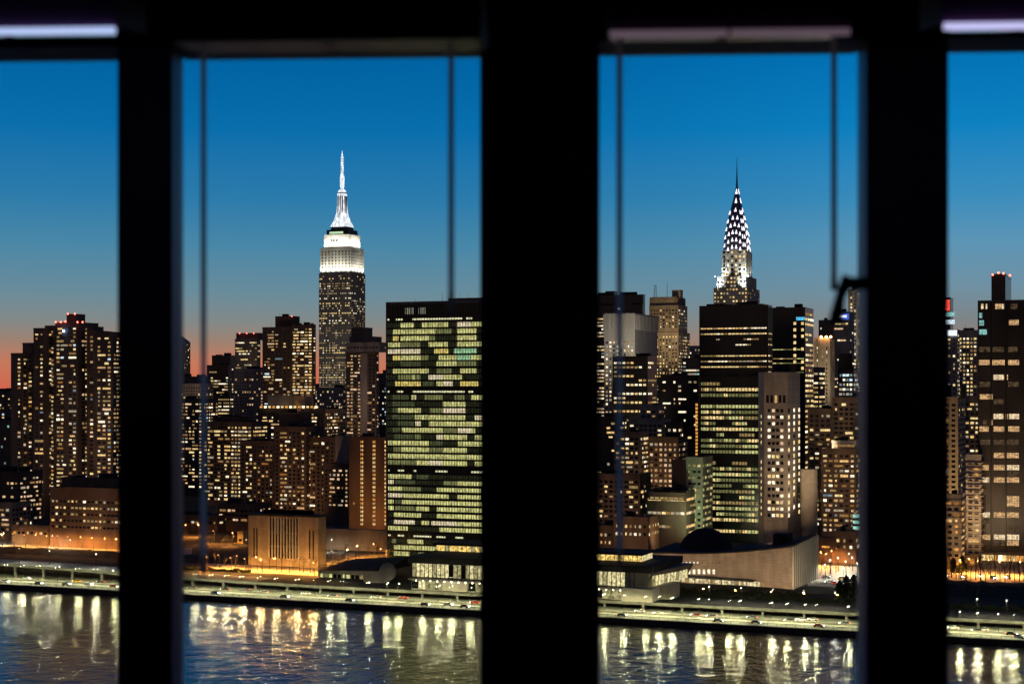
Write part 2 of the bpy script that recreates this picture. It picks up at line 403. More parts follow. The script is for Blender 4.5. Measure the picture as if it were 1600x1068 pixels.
# riverside roadway: sea wall, lower road, upper deck on columns
seawall_m = wall('wet sea wall', (.05, .048, .045), rough=.7, scale=.5)
MB().box(-1500, 900, 674.6, 676.2, -3, 2.1).box(-1500, 900, 674.3, 676.5, 1.9, 2.3).build('sea_wall', seawall_m, kind='structure')
concrete_road = wall('concrete roadway', (.2, .195, .17), rough=.8, var=.3, scale=.25, streak=False)
road = MB().poly([(-1500, 676, 2.2), (900, 676, 2.2), (900, 717, 2.2), (-1500, 717, 2.2)]).build('road', concrete_road, kind='structure')
paint = wall('lane paint', (.6, .58, .5), rough=.6, var=.2)
lm = MB()
xx = -640
while xx < 60:
    for yy in (683.3, 686.9, 693.9, 697.5): lm.poly([(xx, yy, 2.206), (xx+3, yy, 2.206), (xx+3, yy+.16, 2.206), (xx, yy+.16, 2.206)])
    xx += 11
for yy in (679.6, 690.0, 691.0, 701): lm.poly([(-640, yy, 2.206), (60, yy, 2.206), (60, yy+.15, 2.206), (-640, yy+.15, 2.206)])
lo = lm.build('lane_marking', paint, None); lo['kind'] = 'stuff'; lo.parent = road; lo['label'] = 'painted lane lines of the lower roadway'
bar = MB(); bar.loft([[(-1500, 690.25, 2.2), (900, 690.25, 2.2), (900, 690.75, 2.2), (-1500, 690.75, 2.2)], [(-1500, 690.42, 3.05), (900, 690.42, 3.05), (900, 690.58, 3.05), (-1500, 690.58, 3.05)]])
o = bar.build('median_barrier', paving); tag(o, 'low concrete barrier between the two carriageways of the riverside road', 'barrier')
rail = MB()
for k in range(180):
    xx = -640+k*4; rail.box(xx-.06, xx+.06, 677.2, 677.32, 2.2, 3.2)
rail.box(-640, 80, 677.18, 677.34, 3.15, 3.3).box(-640, 80, 677.22, 677.3, 2.65, 2.72)
o = rail.build('guard_rail', metal_dark); tag(o, 'thin dark railing along the river edge of the road', 'railing')
deck = MB(); DX = list(range(-700, 240, 20))
def ring(x): z = deck_z(x); return [(x, 703, z-1.3), (x, 703, z), (x, 703.4, z), (x, 703.4, z-.35), (x, 724, z-.35), (x, 724, z-1.3)]
for a, b_ in zip(DX, DX[1:]):
    ra, rb = ring(a), ring(b_)
    for k in range(6): deck.poly([ra[k], rb[k], rb[(k+1) % 6], ra[(k+1) % 6]])
deck_o = deck.build('upper_deck', concrete_road, kind='structure')
bk = MB().box(-700, 240, 716.2, 717, 2.2, 5.2); o = bk.build('retaining_wall', wall('road wall', (.24, .22, .18), scale=.3), kind='structure')
pk = MB(); pk.poly([(-700, 724, GZ), (240, 724, GZ), (240, 800, GZ), (-700, 800, GZ)]); pk.build('lawn', earth, kind='structure')
colm = MB().loft([[(-.5, -.5, 0), (.5, -.5, 0), (.5, .5, 0), (-.5, .5, 0)], [(-.5, -.5, .82), (.5, -.5, .82), (.5, .5, .82), (-.5, .5, .82)], [(-.9, -.5, 1), (.9, -.5, 1), (.9, .5, 1), (-.9, .5, 1)]]).mesh('column', concrete_road)
def near_of(px):
    for lim, s in ((20, 'left photo edge'), (100, 'stepped apartment tower'), (240, 'brick hospital'), (320, 'dark riverside lot'), (385, 'yellow chapel'), (505, 'orange library'), (600, 'white curved wall'),
                   (700, 'green slab tower'), (860, 'conference hall'), (1030, 'angled hall end'), (1130, 'assembly hall windows'), (1240, 'assembly hall corner'),
                   (1350, 'lit plaza'), (1480, 'plaza edge'), (1540, 'beige balcony tower'), (9999, 'dark glass slab')):
        if px < lim: return s
ORD = ['first', 'second', 'third', 'fourth', 'fifth', 'sixth', 'seventh', 'eighth', 'ninth', 'tenth', 'eleventh', 'twelfth', 'thirteenth', 'fourteenth', 'fifteenth', 'sixteenth', 'seventeenth', 'eighteenth', 'nineteenth', 'twentieth']
def copyof(me, name, loc, parent=None, rz=0, scale=None):
    o = bpy.data.objects.new(name, me); C.objects.link(o); o.location = loc; o.rotation_euler[2] = rz
    if scale: o.scale = scale
    if parent is not None: o.parent = parent
    return o
xx = -600; cnt = {}
while xx < 40:
    z = deck_z(xx)-1.3; px = pxof(xx, 703.7)
    if -30 < px < 1640 and not (200 < px < 270 or 775 < px < 915 or 1365 < px < 1465):
        s = near_of(px); cnt[s] = cnt.get(s, 0)+1
        o = copyof(colm, 'deck_column', (xx, 704.2, 2.2), scale=(1, 1, z-2.2))
        tag(o, 'concrete column under the upper deck, %s below the %s' % (ORD[cnt[s]-1], s), 'column', 'columns carrying the upper road deck')
    xx += 18.5

# ------------------------------------------------------------------ the room and its windows
PH = R(2.7); SP, CP = math.sin(PH), math.cos(PH); RM = Matrix.Translation((0, 0, HC)) @ Matrix.Rotation(A-PH, 4, 'Z')
def ra(px, b): k = K(px); return b*(k*CP-SP)/(CP+k*SP)
def ru(py, px, b): a = ra(px, b); return (HZ-py)/F*(-a*SP+b*CP)
def inroom(mb, name, mat, parent=None, kind=None):
    o = bpy.data.objects.new(name, mb.mesh(name, mat)); C.objects.link(o); o.matrix_basis = RM
    if parent is not None: o.parent = parent; o.matrix_parent_inverse = PINV[parent.name]
    if kind: o['kind'] = kind
    return o
dark_wood = wall('violet tinted wood', (.16, .07, .19), rough=.45, var=.2, scale=8, streak=False)  # violet in the frame colour stands in for dim purple room light
room_paint = wall('room wall paint', (.72, .62, .74), rough=.8, var=.1, scale=2)
sash_paint = wall('grey window sash paint', (.30, .28, .32), rough=.35, var=.15, scale=6)
WB = 1.60
for nm, (bx_) in {'room_floor': (-3, 3, -4, 1.60, -1.6, -1.5), 'room_ceiling': (-3, 3, -4, 1.60, 1.1, 1.2), 'room_wall_left': (-3.1, -3, -4, 1.60, -1.5, 1.1),
                  'room_wall_right': (3, 3.1, -4, 1.60, -1.5, 1.1), 'room_wall_back': (-3, 3, -4.1, -4, -1.5, 1.1)}.items():
    inroom(MB().box(*bx_), nm, room_paint, kind='structure')
UH = ru(90, 515, WB+.062); UB = -.46
inroom(MB().box(-3, 3, WB, WB+.06, UH, 1.15), 'window_header', dark_wood, kind='structure')
inroom(MB().box(-3, 3, WB-.03, WB+.07, -1.5, UB), 'window_sill', dark_wood, kind='structure')
inroom(MB().box(-3, ra(-260, WB), WB, WB+.06, UB, UH).box(ra(1800, WB), 3, WB, WB+.06, UB, UH), 'window_wall', dark_wood, kind='structure')
POST = [(190, 269), (757, 930), (1354, 1475)]
for (p0, p1) in POST:
    a0, a1 = ra(p0, WB), ra(p1, WB)
    inroom(MB().box(a0, a1, WB, WB+.03, UB, UH+.001), 'window_post', dark_wood, kind='structure')
EDGE = [-260, 190, 269, 757, 930, 1354, 1475, 1800]
gm, gn, gl, gb = nodemat('clear window glass'); gn.remove(gb); tb = gn.new('ShaderNodeBsdfTransparent'); tb.inputs[0].default_value = (.96, .975, .98, 1); gl.new(tb.outputs[0], gn['Material Output'].inputs[0])
cord_m, cn, cl, cb_ = nodemat('pink tinted nylon cord'); tr = cn.new('ShaderNodeBsdfTranslucent'); tr.inputs[0].default_value = (1, .66, .58, 1); ms = cn.new('ShaderNodeMixShader'); ms.inputs[0].default_value = .85  # pink tint in the cord stands in for room light on it
cb_.inputs['Base Color'].default_value = (.7, .62, .62, 1); cl.new(cb_.outputs[0], ms.inputs[1]); cl.new(tr.outputs[0], ms.inputs[2]); cl.new(ms.outputs[0], cn['Material Output'].inputs[0])
rail_m = wall('satin aluminium rail', (.95, .97, 1), rough=.1, metal=1, var=.15, scale=9, streak=False)
rail_m3 = wall('satin plum rail', (.62, .54, .6), rough=.25, metal=.9, var=.25, scale=9, streak=False)
rail_m2 = wall('dull plum rail', (.14, .10, .14), rough=.4, metal=.9, var=.25, scale=9, streak=False)
names = ['leftmost window, looking onto the stepped apartment tower', 'wide window between the two left posts, framing the white spire tower', 'window framing the steel crowned spire tower', 'narrow window at the right edge with the dark glass slab']
for i in range(4):
    p0, p1 = EDGE[2*i], EDGE[2*i+1]; a0, a1 = ra(p0, WB+.03), ra(p1, WB+.03)
    t = thing('window', names[i], 'window', RM @ Vector(((a0+a1)/2, WB+.04, UB)))
    s = .0045; q = .03
    fb = MB()
    inroom(MB().box(a0-q, a0+s, WB+.031, WB+.058, UB, UH), 'sash_stile', sash_paint, t); inroom(MB().box(a1-s, a1+q, WB+.031, WB+.058, UB, UH), 'sash_stile', sash_paint, t)
    inroom(MB().box(a0+s, a1-s, WB+.061, WB+.075, UH+.001, UH+.04), 'sash_rail', sash_paint, t)
    inroom(MB().box(a0+s-.002, a1-s+.002, WB+.042, WB+.046, UB, UH), 'pane', gm, t)
    # blind head rail above the window, nearer the room
    hb0, hb1 = 1.27, 1.353; off = (44, 62, 46, 34)[i]; pc = (p0+p1)/2
    u0 = ru(off, pc, hb0); tl = R((8.2, 5.5, 6.8, 8.2)[i]); u1 = u0+(hb1-hb0)*math.tan(tl)
    e0, e1 = ra(p0-4 if i else -260, hb0), ra(p1-(24 if i == 2 else 6), hb0)
    if i == 2: e0 = ra(950, hb0)
    bt = thing('window_blind', 'raised blind with hanging cords at the top of the ' + ('leftmost window', 'window with the white spire tower', 'window with the steel crowned tower', 'right edge window')[i], 'blind', RM @ Vector(((e0+e1)/2, 1.31, u0)))
    inroom(MB().loft([[(e0, hb0, u0), (e1, hb0, u0), (e1, hb1, u1), (e0, hb1, u1)], [(e0, hb0, u0+.12), (e1, hb0, u0+.12), (e1, hb1, u0+.12), (e0, hb1, u0+.12)]]), 'head_rail', dark_wood, bt)
    st = MB(); n_ = 2
    for k in range(n_):
        g0 = e0+(e1-e0)*k/n_+.004; g1 = e0+(e1-e0)*(k+1)/n_-.004
        st.poly([(g0, hb0, u0-.0008), (g0, hb1, u1-.0008), (g1, hb1, u1-.0008), (g1, hb0, u0-.0008)])
    if i in (0, 2, 3):  # glowing bars added to imitate the bright sheen along the rail
        ls = MB(); c_ = (lampmat('cold rail sheen', (.50, .62, 1), .95), None, lampmat('faint rail sheen', (.62, .42, .56), .16), lampmat('violet rail sheen', (.62, .60, 1), .95))[i]
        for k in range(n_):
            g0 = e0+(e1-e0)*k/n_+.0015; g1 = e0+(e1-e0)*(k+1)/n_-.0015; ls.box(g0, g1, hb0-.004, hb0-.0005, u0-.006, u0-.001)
        inroom(ls, 'rail_sheen', c_, bt)
    inroom(st, 'rail_underside', (rail_m, rail_m2, rail_m3, rail_m)[i], bt)
    for (px, py) in ([], [(318, 872), (705, 462)], [(968, 862), (1303, 432)], [])[i]:
        cbx = 1.42; aa = ra(px, cbx); ub = ru(py, px, cbx)
        co = inroom(MB().poly([(aa-.0026, cbx, ub), (aa+.0026, cbx, ub), (aa+.0026, cbx, .34), (aa-.0026, cbx, .34)]), 'cord', cord_m, bt)
        inroom(MB().tube((aa, cbx, ub+.002), (aa, cbx, ub-.012), .0026, .0032, 8), 'cord_weight', cord_m, bt)
# window latch hanging by the right post
b_ = 1.25; P_ = lambda px, py: (ra(px, b_), b_, ru(py, px, b_))
lt = thing('window_latch', 'dark lever latch on the right side of the window framing the steel crowned tower', 'latch', RM @ Vector(P_(1318, 500)))
inroom(MB().tube(P_(1326, 432), P_(1316, 455), .0050, .0048, 8).tube(P_(1316, 455), P_(1299, 505), .0044, .0030, 8), 'lever', dark_wood, lt)
inroom(MB().tube(P_(1317, 452), P_(1314, 498), .0022, .0022, 8).tube(P_(1299, 503), P_(1318, 500), .0030, .0026, 8), 'catch', dark_wood, lt)
inroom(MB().box(ra(1326, b_), ra(1362, b_), b_+.001, b_+.006, P_(1326, 452)[2], P_(1326, 432)[2]), 'latch_plate', dark_wood, lt)
# the tower that the room belongs to
tw = MB().box(-9, 9, -18, 1.66, -101, -1.61).box(-9, 9, -18, 1.66, 1.21, 30); inroom(tw, 'own_tower', brick_dark); o = bpy.data.objects['own_tower']; o['kind'] = 'structure'

# ================================================================== landmark buildings
def spot(parent, loc, to, power, col, ang=70, blend=.6, size=.6, name='flood_fill_light'):
    li = bpy.data.lights.new(name, 'SPOT'); li.energy = power; li.color = col; li.spot_size = R(ang); li.spot_blend = blend; li.shadow_soft_size = size
    o = bpy.data.objects.new(name, li); C.objects.link(o); o.location = loc
    o.rotation_euler = (Vector(to)-Vector(loc)).to_track_quat('-Z', 'Y').to_euler()
    if parent is not None: o.parent = parent; o.matrix_parent_inverse = PINV[parent.name]
    return o
# ---- slab tower with green lit windows
def secretariat():
    v = 817; xa = xat(605, v); xb = xat(846, v); y1 = v+22; z1 = zat(474, xa, v); zp = zat(465, xat(735, v), v)
    t = thing('slab_tower', 'wide green glass slab office tower with rows of yellow-green lit windows', 'office tower', ((xa+xb)/2, v, GZ))
    MB().box(xa, xb, v, y1, GZ, z1).box(xat(700, v), xb, v+.3, y1, z1, zp).build('wall', glass_green, t)
    fr = MB().box(xa-.7, xa, v-.35, y1, GZ, z1+.8).box(xb, xb+.7, v-.35, y1, GZ, z1+.8).box(xa, xb, v-.2, v+.3, z1-.2, z1+.8)
    fr.build('marble_end_wall', wall('grey marble', (.24, .24, .22), var=.15), t)
    Dm = dist((xa+xb)/2, v)
    rows = {}
    def X5(c): return xat(490+c/3.814, v)
    def X6(c): return xat(490+c/4.107, v)
    def Z5(c): return zat(460+c/3.814, xat(680, v), v)
    def Z6(c): return zat(700+c/4.107, xat(680, v), v)
    lime = glow('slab office lit', (.66, .62, .23), .85, (1.3, 1, .35), .3, 1.75); lime2 = glow('slab office dim', (.52, .52, .2), .34, (2.6, 1, .25), .3, 1.7)
    lime3 = glow('slab office very dim', (.45, .5, .22), .15, (2.6, 1, .4), .3, 1.7); pinkw = glow('slab office pinkish', (.95, .78, .5), .8, (2.0, 1, .5), .4, 1.6)
    tealw = glow('slab office teal', (.45, .78, .42), .7, (1.6, 1, .5), .4, 1.6); yell = glow('slab office yellow', (.95, .72, .2), .75, (2.2, 1, .5), .3, 1.7); hotl = glow('plant floor strip', (.9, .85, .5), 1.0, (1.5, 1, .5), .3, 1.6)
    faint = glow('slab spill glow', (.4, .42, .2), .042, (2.2, 1, .4), .2, 1.9)  # faint glow on unlit bays imitates light spilling from lit rooms
    M = {'b': lime, 'd': lime2, 'v': lime3, 'p': pinkw, 't': tealw, 'y': yell}
    r5 = [(180, '518-600b 645-803b 853-1005b'), (219, '472-732b 735-825d 853-972b'), (259, '472-508y 518-687b 687-725d 853-972b'), (297, '443-520b 520-637d 684-800b 853-1005b'),
          (337, '443-637p 718-803y 835-972t'), (376, '472-520y 520-640b 640-685d 745-853b 853-937t 937-1005b'), (412, '515-640v 732-853b 853-970d'), (455, '472-687b 732-825d 873-972b'),
          (492, '500-590d 590-603b 603-637d 684-732p 732-885b'), (531, '485-640y 650-715v 732-830b 873-982y'), (612, '470-570v 580-612b 660-770d 840-900d 937-1010b'),
          (652, '470-603v 770-905b'), (690, '470-500v 500-640b 690-770d 770-905b'), (731, '470-603v 603-905b 960-1010b'), (769, '500-600v 605-640b 687-1010b'), (808, '470-520v 525-770b 770-860d 860-965b'),
          (848, '480-600v 603-640d 732-915b 960-1005b'), (886, '443-687b 690-770v 860-1010b'), (925, '475-520d 520-687b 687-770d 770-915b'), (965, '443-1010b'), (1003, '443-610d 610-915b 960-1010b')]
    r6 = [(185, '478-567b 567-630b 656-740v'), (222, '478-515b 520-650v 834-923d 923-1085b'), (265, '478-567b 567-690d 790-1075b'), (308, '478-868b 923-1075b'), (350, '478-515b 520-567v 567-1085b'),
          (390, '478-515b 520-650d 656-742b 790-1085b'), (433, '515-690b 790-1085b'), (480, '515-650p 690-742b 755-834p 834-1085b'), (520, '478-605b 805-1085b'), (603, '500-530d 602-705b 845-915d 960-1055b 1055-1085t'),
          (643, '515-567b 567-860b'), (683, '515-615b 670-715d'), (720, '520-600v 640-700d')]
    rr = random.Random(4)
    def run(rs, X, Z, bays, sc_):
        for zc, s in rs:
            z = Z(zc); h = 27/sc_*Dm/F
            for it in s.split():
                a, b2 = it[:-1].split('-'); a = int(a); b2 = int(b2); mt = M[it[-1]]
                cuts = [a]+[c for c in bays if a+6 < c < b2-6]+[b2]
                for c0, c1 in zip(cuts, cuts[1:]):
                    x0_, x1_ = X(c0)+.12, X(c1)-.12; q = mt
                    if it[-1] == 'b' and rr.random() < .08: q = pinkw
                    pane(t, (x0_+x1_)/2, v-.02, z, x1_-x0_, h, q)
            spans = sorted((int(i_[:-1].split('-')[0]), int(i_[:-1].split('-')[1])) for i_ in s.split()); cur = bays[0]+2
            for a, b2 in spans+[(bays[-1]+73, 0)]:
                if a-cur > 12: x0_, x1_ = X(cur)+.1, X(a)-.1; pane(t, (x0_+x1_)/2, v-.02, z, x1_-x0_, h, faint, name='unlit_window')
                cur = b2
            # the bays behind the window post
            for k in range(4):
                if rr.random() < .6:
                    x0_ = xat(757+k*21.8, v)+.12; x1_ = xat(757+(k+1)*21.8, v)-.12
                    pane(t, (x0_+x1_)/2, v-.02, z, x1_-x0_, h, lime)
    run(r5, X5, Z5, [435, 520, 603, 687, 770, 853, 937], 3.814); run(r6, X6, Z6, [478, 567, 656, 745, 834, 923, 1012], 4.107)
    for Zf, X, sc_, items in ((Z5(145), X5, 3.814, '440-450 492-530 590-885 910-945'), (Z5(578), X5, 3.814, '443-452 497-535 592-900 922-950'), (Z6(147), X6, 4.107, '480-490 540-580 640-660 780-860 1010-1085'),
                              (Z6(567), X6, 4.107, '480-495 540-580 640-755 790-845 910-960')):
        for it in items.split():
            a, b2 = map(int, it.split('-')); pane(t, (X(a)+X(b2))/2, v-.02, Zf, X(b2)-X(a), .9, hotl, name='plant_floor_light')
    vents = glow('plant vent light', (.5, .48, .36), .55, (2, 1, 1), .5, 1.5)
    for c in list(range(548, 600, 11))+[628, 640, 652, 664]: pane(t, X5(c), v-.02, Z5(95), .45, 3.6, vents, name='vent')
    mull = MB(); k = 0
    nb = 56
    for k in range(nb+1):
        xx = xa+(xb-xa)*k/nb; mull.box(xx-.1, xx+.1, v-.3, v+.01, GZ+4, z1-1)
    mull.build('mullion', metal_dark, t, kind='stuff')
    sl = MB(); zz = z1-8
    while zz > GZ+6: sl.box(xa, xb, v-.22, v+.01, zz-.07, zz+.07); zz -= 3.75
    sl.build('spandrel_edge', metal_dark, t, kind='stuff')
    for k in range(7): MB().cyl(xat(640+k*14, v), v+8, z1, z1+rr.uniform(1.5, 6), .12, .05, 5).build('aerial', metal_dark, t)
secretariat()

# ---- tall stepped tower with floodlit white crown and mast
def spire_tower():
    v = 2050; xa = xat(499, v); xb = xat(549, v); y1 = yat(570, xb); D = dist((xa+xb)/2, v)
    Z = lambda py: zat(py, (xa+xb)/2, v)
    t = thing('spire_tower', 'tallest stepped stone tower with floodlit white crown and glowing mast', 'skyscraper', ((xa+xb)/2, v, GZ))
    xc = (xa+xb)/2; yc = (v+y1)/2
    def tier(hw, hd, za, zb, mat=limestone, nm='tier', ribs=0):
        b = MB().box(xc-hw, xc+hw, yc-hd, yc+hd, za, zb)
        if ribs:
            n = ribs
            for k in range(n+1):
                xx = xc-hw+2*hw*k/n; b.box(xx-.45, xx+.45, yc-hd-.5, yc-hd+.02, za, zb-.5)
                yy = yc-hd+2*hd*k/n; b.box(xc+hw-.02, xc+hw+.5, yy-.45, yy+.45, za, zb-.5)
        return b.build(nm, mat, t)
    hw, hd = (xb-xa)/2, (y1-v)/2; zs = Z(426)
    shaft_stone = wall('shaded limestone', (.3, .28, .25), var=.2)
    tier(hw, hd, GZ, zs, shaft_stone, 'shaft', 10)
    # shaft windows
    r = random.Random(3); sm = MB(); mats = []
    nr = 66; nc = 20; fh = 3.55
    for face in (0, 1):
        for j in range(nr):
            q = r.choice((.1, .2, .4, .6, .8)) if j < 40 else r.choice((.5, .7, .9))
            mt = W[r.choice(('yellow', 'white', 'yellow_dim', 'white_dim', 'yellow_dim'))]
            for i in range(nc if face == 0 else 10):
                nn = nc if face == 0 else 10
                if i % 2 == 0 and r.random() < q*.9 or r.random() < q*.75:
                    m_ = mt if r.random() < .7 else W[r.choice(('white', 'yellow_dim', 'white_dim'))]
                    if m_ not in mats: mats.append(m_)
                    z = zs-4-fh*j-.9
                    if face == 0: xx = xc-hw+2*hw*(i+.5)/nn; sm.box(xx-.8, xx+.8, yc-hd-.12, yc-hd+.02, z-.8, z+.8, mats.index(m_))
                    else: yy = yc-hd+2*hd*(i+.5)/nn; sm.box(xc+hw-.02, xc+hw+.12, yy-1.1, yy+1.1, z-.8, z+.8, mats.index(m_))
    sm.build('window', mats, t, kind='stuff')
    z1, z2, z3, z4, z5 = Z(387), Z(366), Z(353), Z(346), Z(300)
    tier(hw*.95, hd*.93, zs, z1, limestone, 'crown_tier', 9)
    slot = MB()
    for k in range(9):
        xx = xc-hw*.95+2*hw*.95*(k+.5)/9
        for j in range(6): slot.box(xx-1.2, xx+1.2, yc-hd*.93-.06, yc-hd*.93+.01, z1-4-j*4.4-2.6, z1-4-j*4.4)
        yy = yc-hd*.93+2*hd*.93*(k+.5)/9
        for j in range(6): slot.box(xc+hw*.95-.01, xc+hw*.95+.06, yy-.9, yy+.9, z1-4-j*4.4-2.6, z1-4-j*4.4)
    slot.build('unlit_window', wall('crown window glass', (.06, .05, .02), rough=.4), t, kind='stuff')
    tier(hw*.8, hd*.8, z1, z2, limestone, 'crown_tier')
    for k in (-1, 0, 1): pane(t, xc-hw*.05+k*4.5-3, yc-hd*.8-.02, (z1+z2)/2+1, 2.4, 3.4, pane_dark)
    tier(hw*.68, hd*.68, z2, Z(358), metal_dark, 'observation_deck'); tier(hw*.5, hd*.5, Z(358), z3, metal_dark, 'observation_deck')
    dk = MB().box(xc-hw*.5, xc+hw*.35, yc-hd*.68-.25, yc-hd*.68, Z(364.5), Z(361)); dk.build('deck_light_strip', glow('deck light', (.75, 1, .6), .8), t)
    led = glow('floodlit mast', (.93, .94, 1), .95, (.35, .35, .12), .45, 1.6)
    def sq(h, z): return [(xc-h, yc-h, z), (xc+h, yc-h, z), (xc+h, yc+h, z), (xc-h, yc+h, z)]
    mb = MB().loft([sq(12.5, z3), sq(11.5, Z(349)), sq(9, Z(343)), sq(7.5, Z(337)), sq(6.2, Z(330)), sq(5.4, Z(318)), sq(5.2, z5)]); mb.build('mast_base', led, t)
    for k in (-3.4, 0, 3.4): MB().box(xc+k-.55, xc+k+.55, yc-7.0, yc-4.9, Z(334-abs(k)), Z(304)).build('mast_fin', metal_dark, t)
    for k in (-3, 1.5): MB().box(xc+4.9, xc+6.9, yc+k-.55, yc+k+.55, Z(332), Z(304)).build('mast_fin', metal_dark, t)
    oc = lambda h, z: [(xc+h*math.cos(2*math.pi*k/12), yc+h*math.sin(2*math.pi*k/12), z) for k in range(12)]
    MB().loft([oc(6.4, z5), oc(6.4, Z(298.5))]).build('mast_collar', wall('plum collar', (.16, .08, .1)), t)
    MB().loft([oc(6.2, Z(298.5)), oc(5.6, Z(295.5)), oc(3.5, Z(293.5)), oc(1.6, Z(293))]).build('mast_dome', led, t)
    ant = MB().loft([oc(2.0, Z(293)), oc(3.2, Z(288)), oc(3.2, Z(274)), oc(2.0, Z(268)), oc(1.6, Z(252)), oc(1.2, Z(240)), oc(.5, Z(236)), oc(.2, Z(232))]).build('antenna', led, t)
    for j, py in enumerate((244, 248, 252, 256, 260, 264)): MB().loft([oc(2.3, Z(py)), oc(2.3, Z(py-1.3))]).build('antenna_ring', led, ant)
    # floodlights on the setbacks
    for (h1, d1, za, zb, P) in ((hw*.95, hd*.93, zs, z1, 21000), (hw*.8, hd*.8, z1, z2, 20000)):
        for k in range(6):
            xx = xc-h1+2*h1*(k+.5)/6
            spot(t, (xx, yc-d1-6, za+.5), (xx, yc-d1, za+13), P, (1, .97, .84), 120, 1, .8)
        for k in range(4):
            yy = yc-d1+2*d1*(k+.5)/4
            spot(t, (xc+h1+6, yy, za+.5), (xc+h1, yy, za+13), P, (1, .97, .84), 120, 1, .8)
spire_tower()

# ---- tower with steel sunburst crown
def crown_tower():
    v = 1446; xa = xat(1115, v); xb = xat(1168, v); y1 = yat(1187, xb); Z = lambda py: zat(py, (xa+xb)/2, v)
    t = thing('crown_tower', 'slender tower with steel crown of triangular lights and needle spire', 'skyscraper', ((xa+xb)/2, v, GZ))
    xc, yc = (xa+xb)/2, (v+y1)/2; hw, hd = (xb-xa)/2, (y1-v)/2
    brickw = wall('pale grey brick', (.34, .32, .28), var=.2)
    MB().box(xa, xb, v, y1, GZ, Z(449)).build('shaft', brickw, t)
    # crown footprint is square
    ch = hw*.69
    sx0, sx1 = xc-hw*.86, xc+hw*.86
    MB().box(sx0, sx1, yc-hd*.86, yc+hd*.86, Z(449), Z(431)).build('shoulder', brickw, t)
    MB().box(xc-ch*1.02, xc+ch*1.02, yc-ch*1.02, yc+ch*1.02, Z(431), Z(388)).build('upper_shaft', brickw, t)
    win = []
    # columns of lit windows up the middle
    r = random.Random(9)
    rib = MB()
    for k in range(7):
        xx = xc-ch*1.02+2*ch*1.02*k/6
        rib.box(xx-.5, xx+.5, yc-ch*1.02-.6, yc-ch*1.02+.02, Z(431), Z(392))
        rib.box(xc+ch*1.02-.02, xc+ch*1.02+.6, yc-ch*1.02+2*ch*1.02*k/6-.5, yc-ch*1.02+2*ch*1.02*k/6+.5, Z(431), Z(392))
    rib.build('pier', brickw, t)
    for j in range(8):
        z = Z(392)-j*4.0
        for k in range(6):
            xx = xc-ch*1.02+2*ch*1.02*(k+.5)/6
            mt = W[r.choice(('yellow', 'warm', 'white', 'yellow_dim'))] if r.random() < (.75 if k in (2, 3) else .3) else pane_dark
            pane(t, xx, yc-ch*1.02-.02, z, 1.9, 2.2, mt)
    for j in range(3):
        for k in range(9):
            if r.random() < .6 or k in (4, 5): pane(t, sx0+(sx1-sx0)*(k+.5)/9, yc-hd*.86-.02, Z(434)-j*3.6, 1.6, 1.7, W[r.choice(('yellow', 'warm', 'white_dim'))] if k in (2, 3, 4, 5, 6) else pane_dark)
    for j in range(24):
        for k in range(11):
            if r.random() < .55: pane(t, xa+(xb-xa)*(k+.5)/11, v-.02, Z(452)-j*3.6, 1.5, 1.6, W[r.choice(('yellow', 'warm', 'yellow_dim', 'white_dim'))])
        for k in range(6):
            if r.random() < .3: pane(t, xb+.02, v+(y1-v)*(k+.5)/6, Z(452)-j*3.6, 1.5, 1.6, W[r.choice(('yellow_dim', 'warm_dim'))], side=True)
    # the crown: square in plan with cut corners, shrinking upward along a curve
    prof = [(388, 1.0), (378, .97), (368, .92), (358, .85), (348, .76), (338, .65), (328, .53), (318, .41), (308, .29), (300, .2), (292, .12), (285, .07)]
    def oct_(h, z): c = h*.62; return [(xc-c, yc-h, z), (xc+c, yc-h, z), (xc+h, yc-c, z), (xc+h, yc+c, z), (xc+c, yc+h, z), (xc-c, yc+h, z), (xc-h, yc+c, z), (xc-h, yc-c, z)]
    crown_m = wall('crown steel', (.16, .15, .19), rough=.4, metal=.8, var=.25, scale=.4)
    crown_o = MB().loft([oct_(ch*1.02*f, Z(p)) for p, f in prof]).build('crown', crown_m, t)
    MB().loft([oct_(ch*.08, Z(287)), oct_(ch*.035, Z(262)), oct_(ch*.008, Z(239))]).build('spire', metal_dark, t)
    def half(py):
        for (p0, f0), (p1, f1) in zip(prof, prof[1:]):
            if p1 <= py <= p0: return ch*1.02*(f0+(f1-f0)*(p0-py)/(p0-p1))
        return ch*1.02 if py > 388 else ch*.07
    lightm = glow('crown triangle light', (1, .9, .97), 1.9, (.4, .4, .4), .8, 1.2)
    def tri(face, s, py, w_, h_):
        """pointed window on the crown at offset s (-1..1) across the face"""
        hh = half(py); off = s*hh*.92; z = Z(py); cut = hh*.62
        dep = hh if abs(off) <= cut else hh-(abs(off)-cut)
        top = z+h_; hh2 = half(py-h_*F/dist(xc, yc)); dep2 = dep-(hh-hh2)
        b = MB(); e = .35
        if face == 0: pts = [(xc+off-w_/2, yc-dep-e, z), (xc+off+w_/2, yc-dep-e, z), (xc+off*.97, yc-dep2-e, top)]
        else: pts = [(xc+dep+e, yc+off-w_/2, z), (xc+dep+e, yc+off+w_/2, z), (xc+dep2+e, yc+off*.97, top)]
        c = Vector((xc, yc, z)); back = [tuple(Vector(p)+(Vector((0, .5, 0)) if face == 0 else Vector((-.5, 0, 0)))) for p in pts]
        b.loft([pts, back]) if False else None
        b.poly(pts); b.poly(back[::-1])
        for k in range(3): b.poly([pts[k], back[k], back[(k+1) % 3], pts[(k+1) % 3]])
        b.build('triangle_window', lightm, crown_o)
    arcs = [(386, 6, 10), (374.5, 6, 10), (362.5, 6, 9), (350.5, 5, 8), (339, 4, 7), (327, 3, 5), (313, 1, 0), (298.5, 1, 0)]
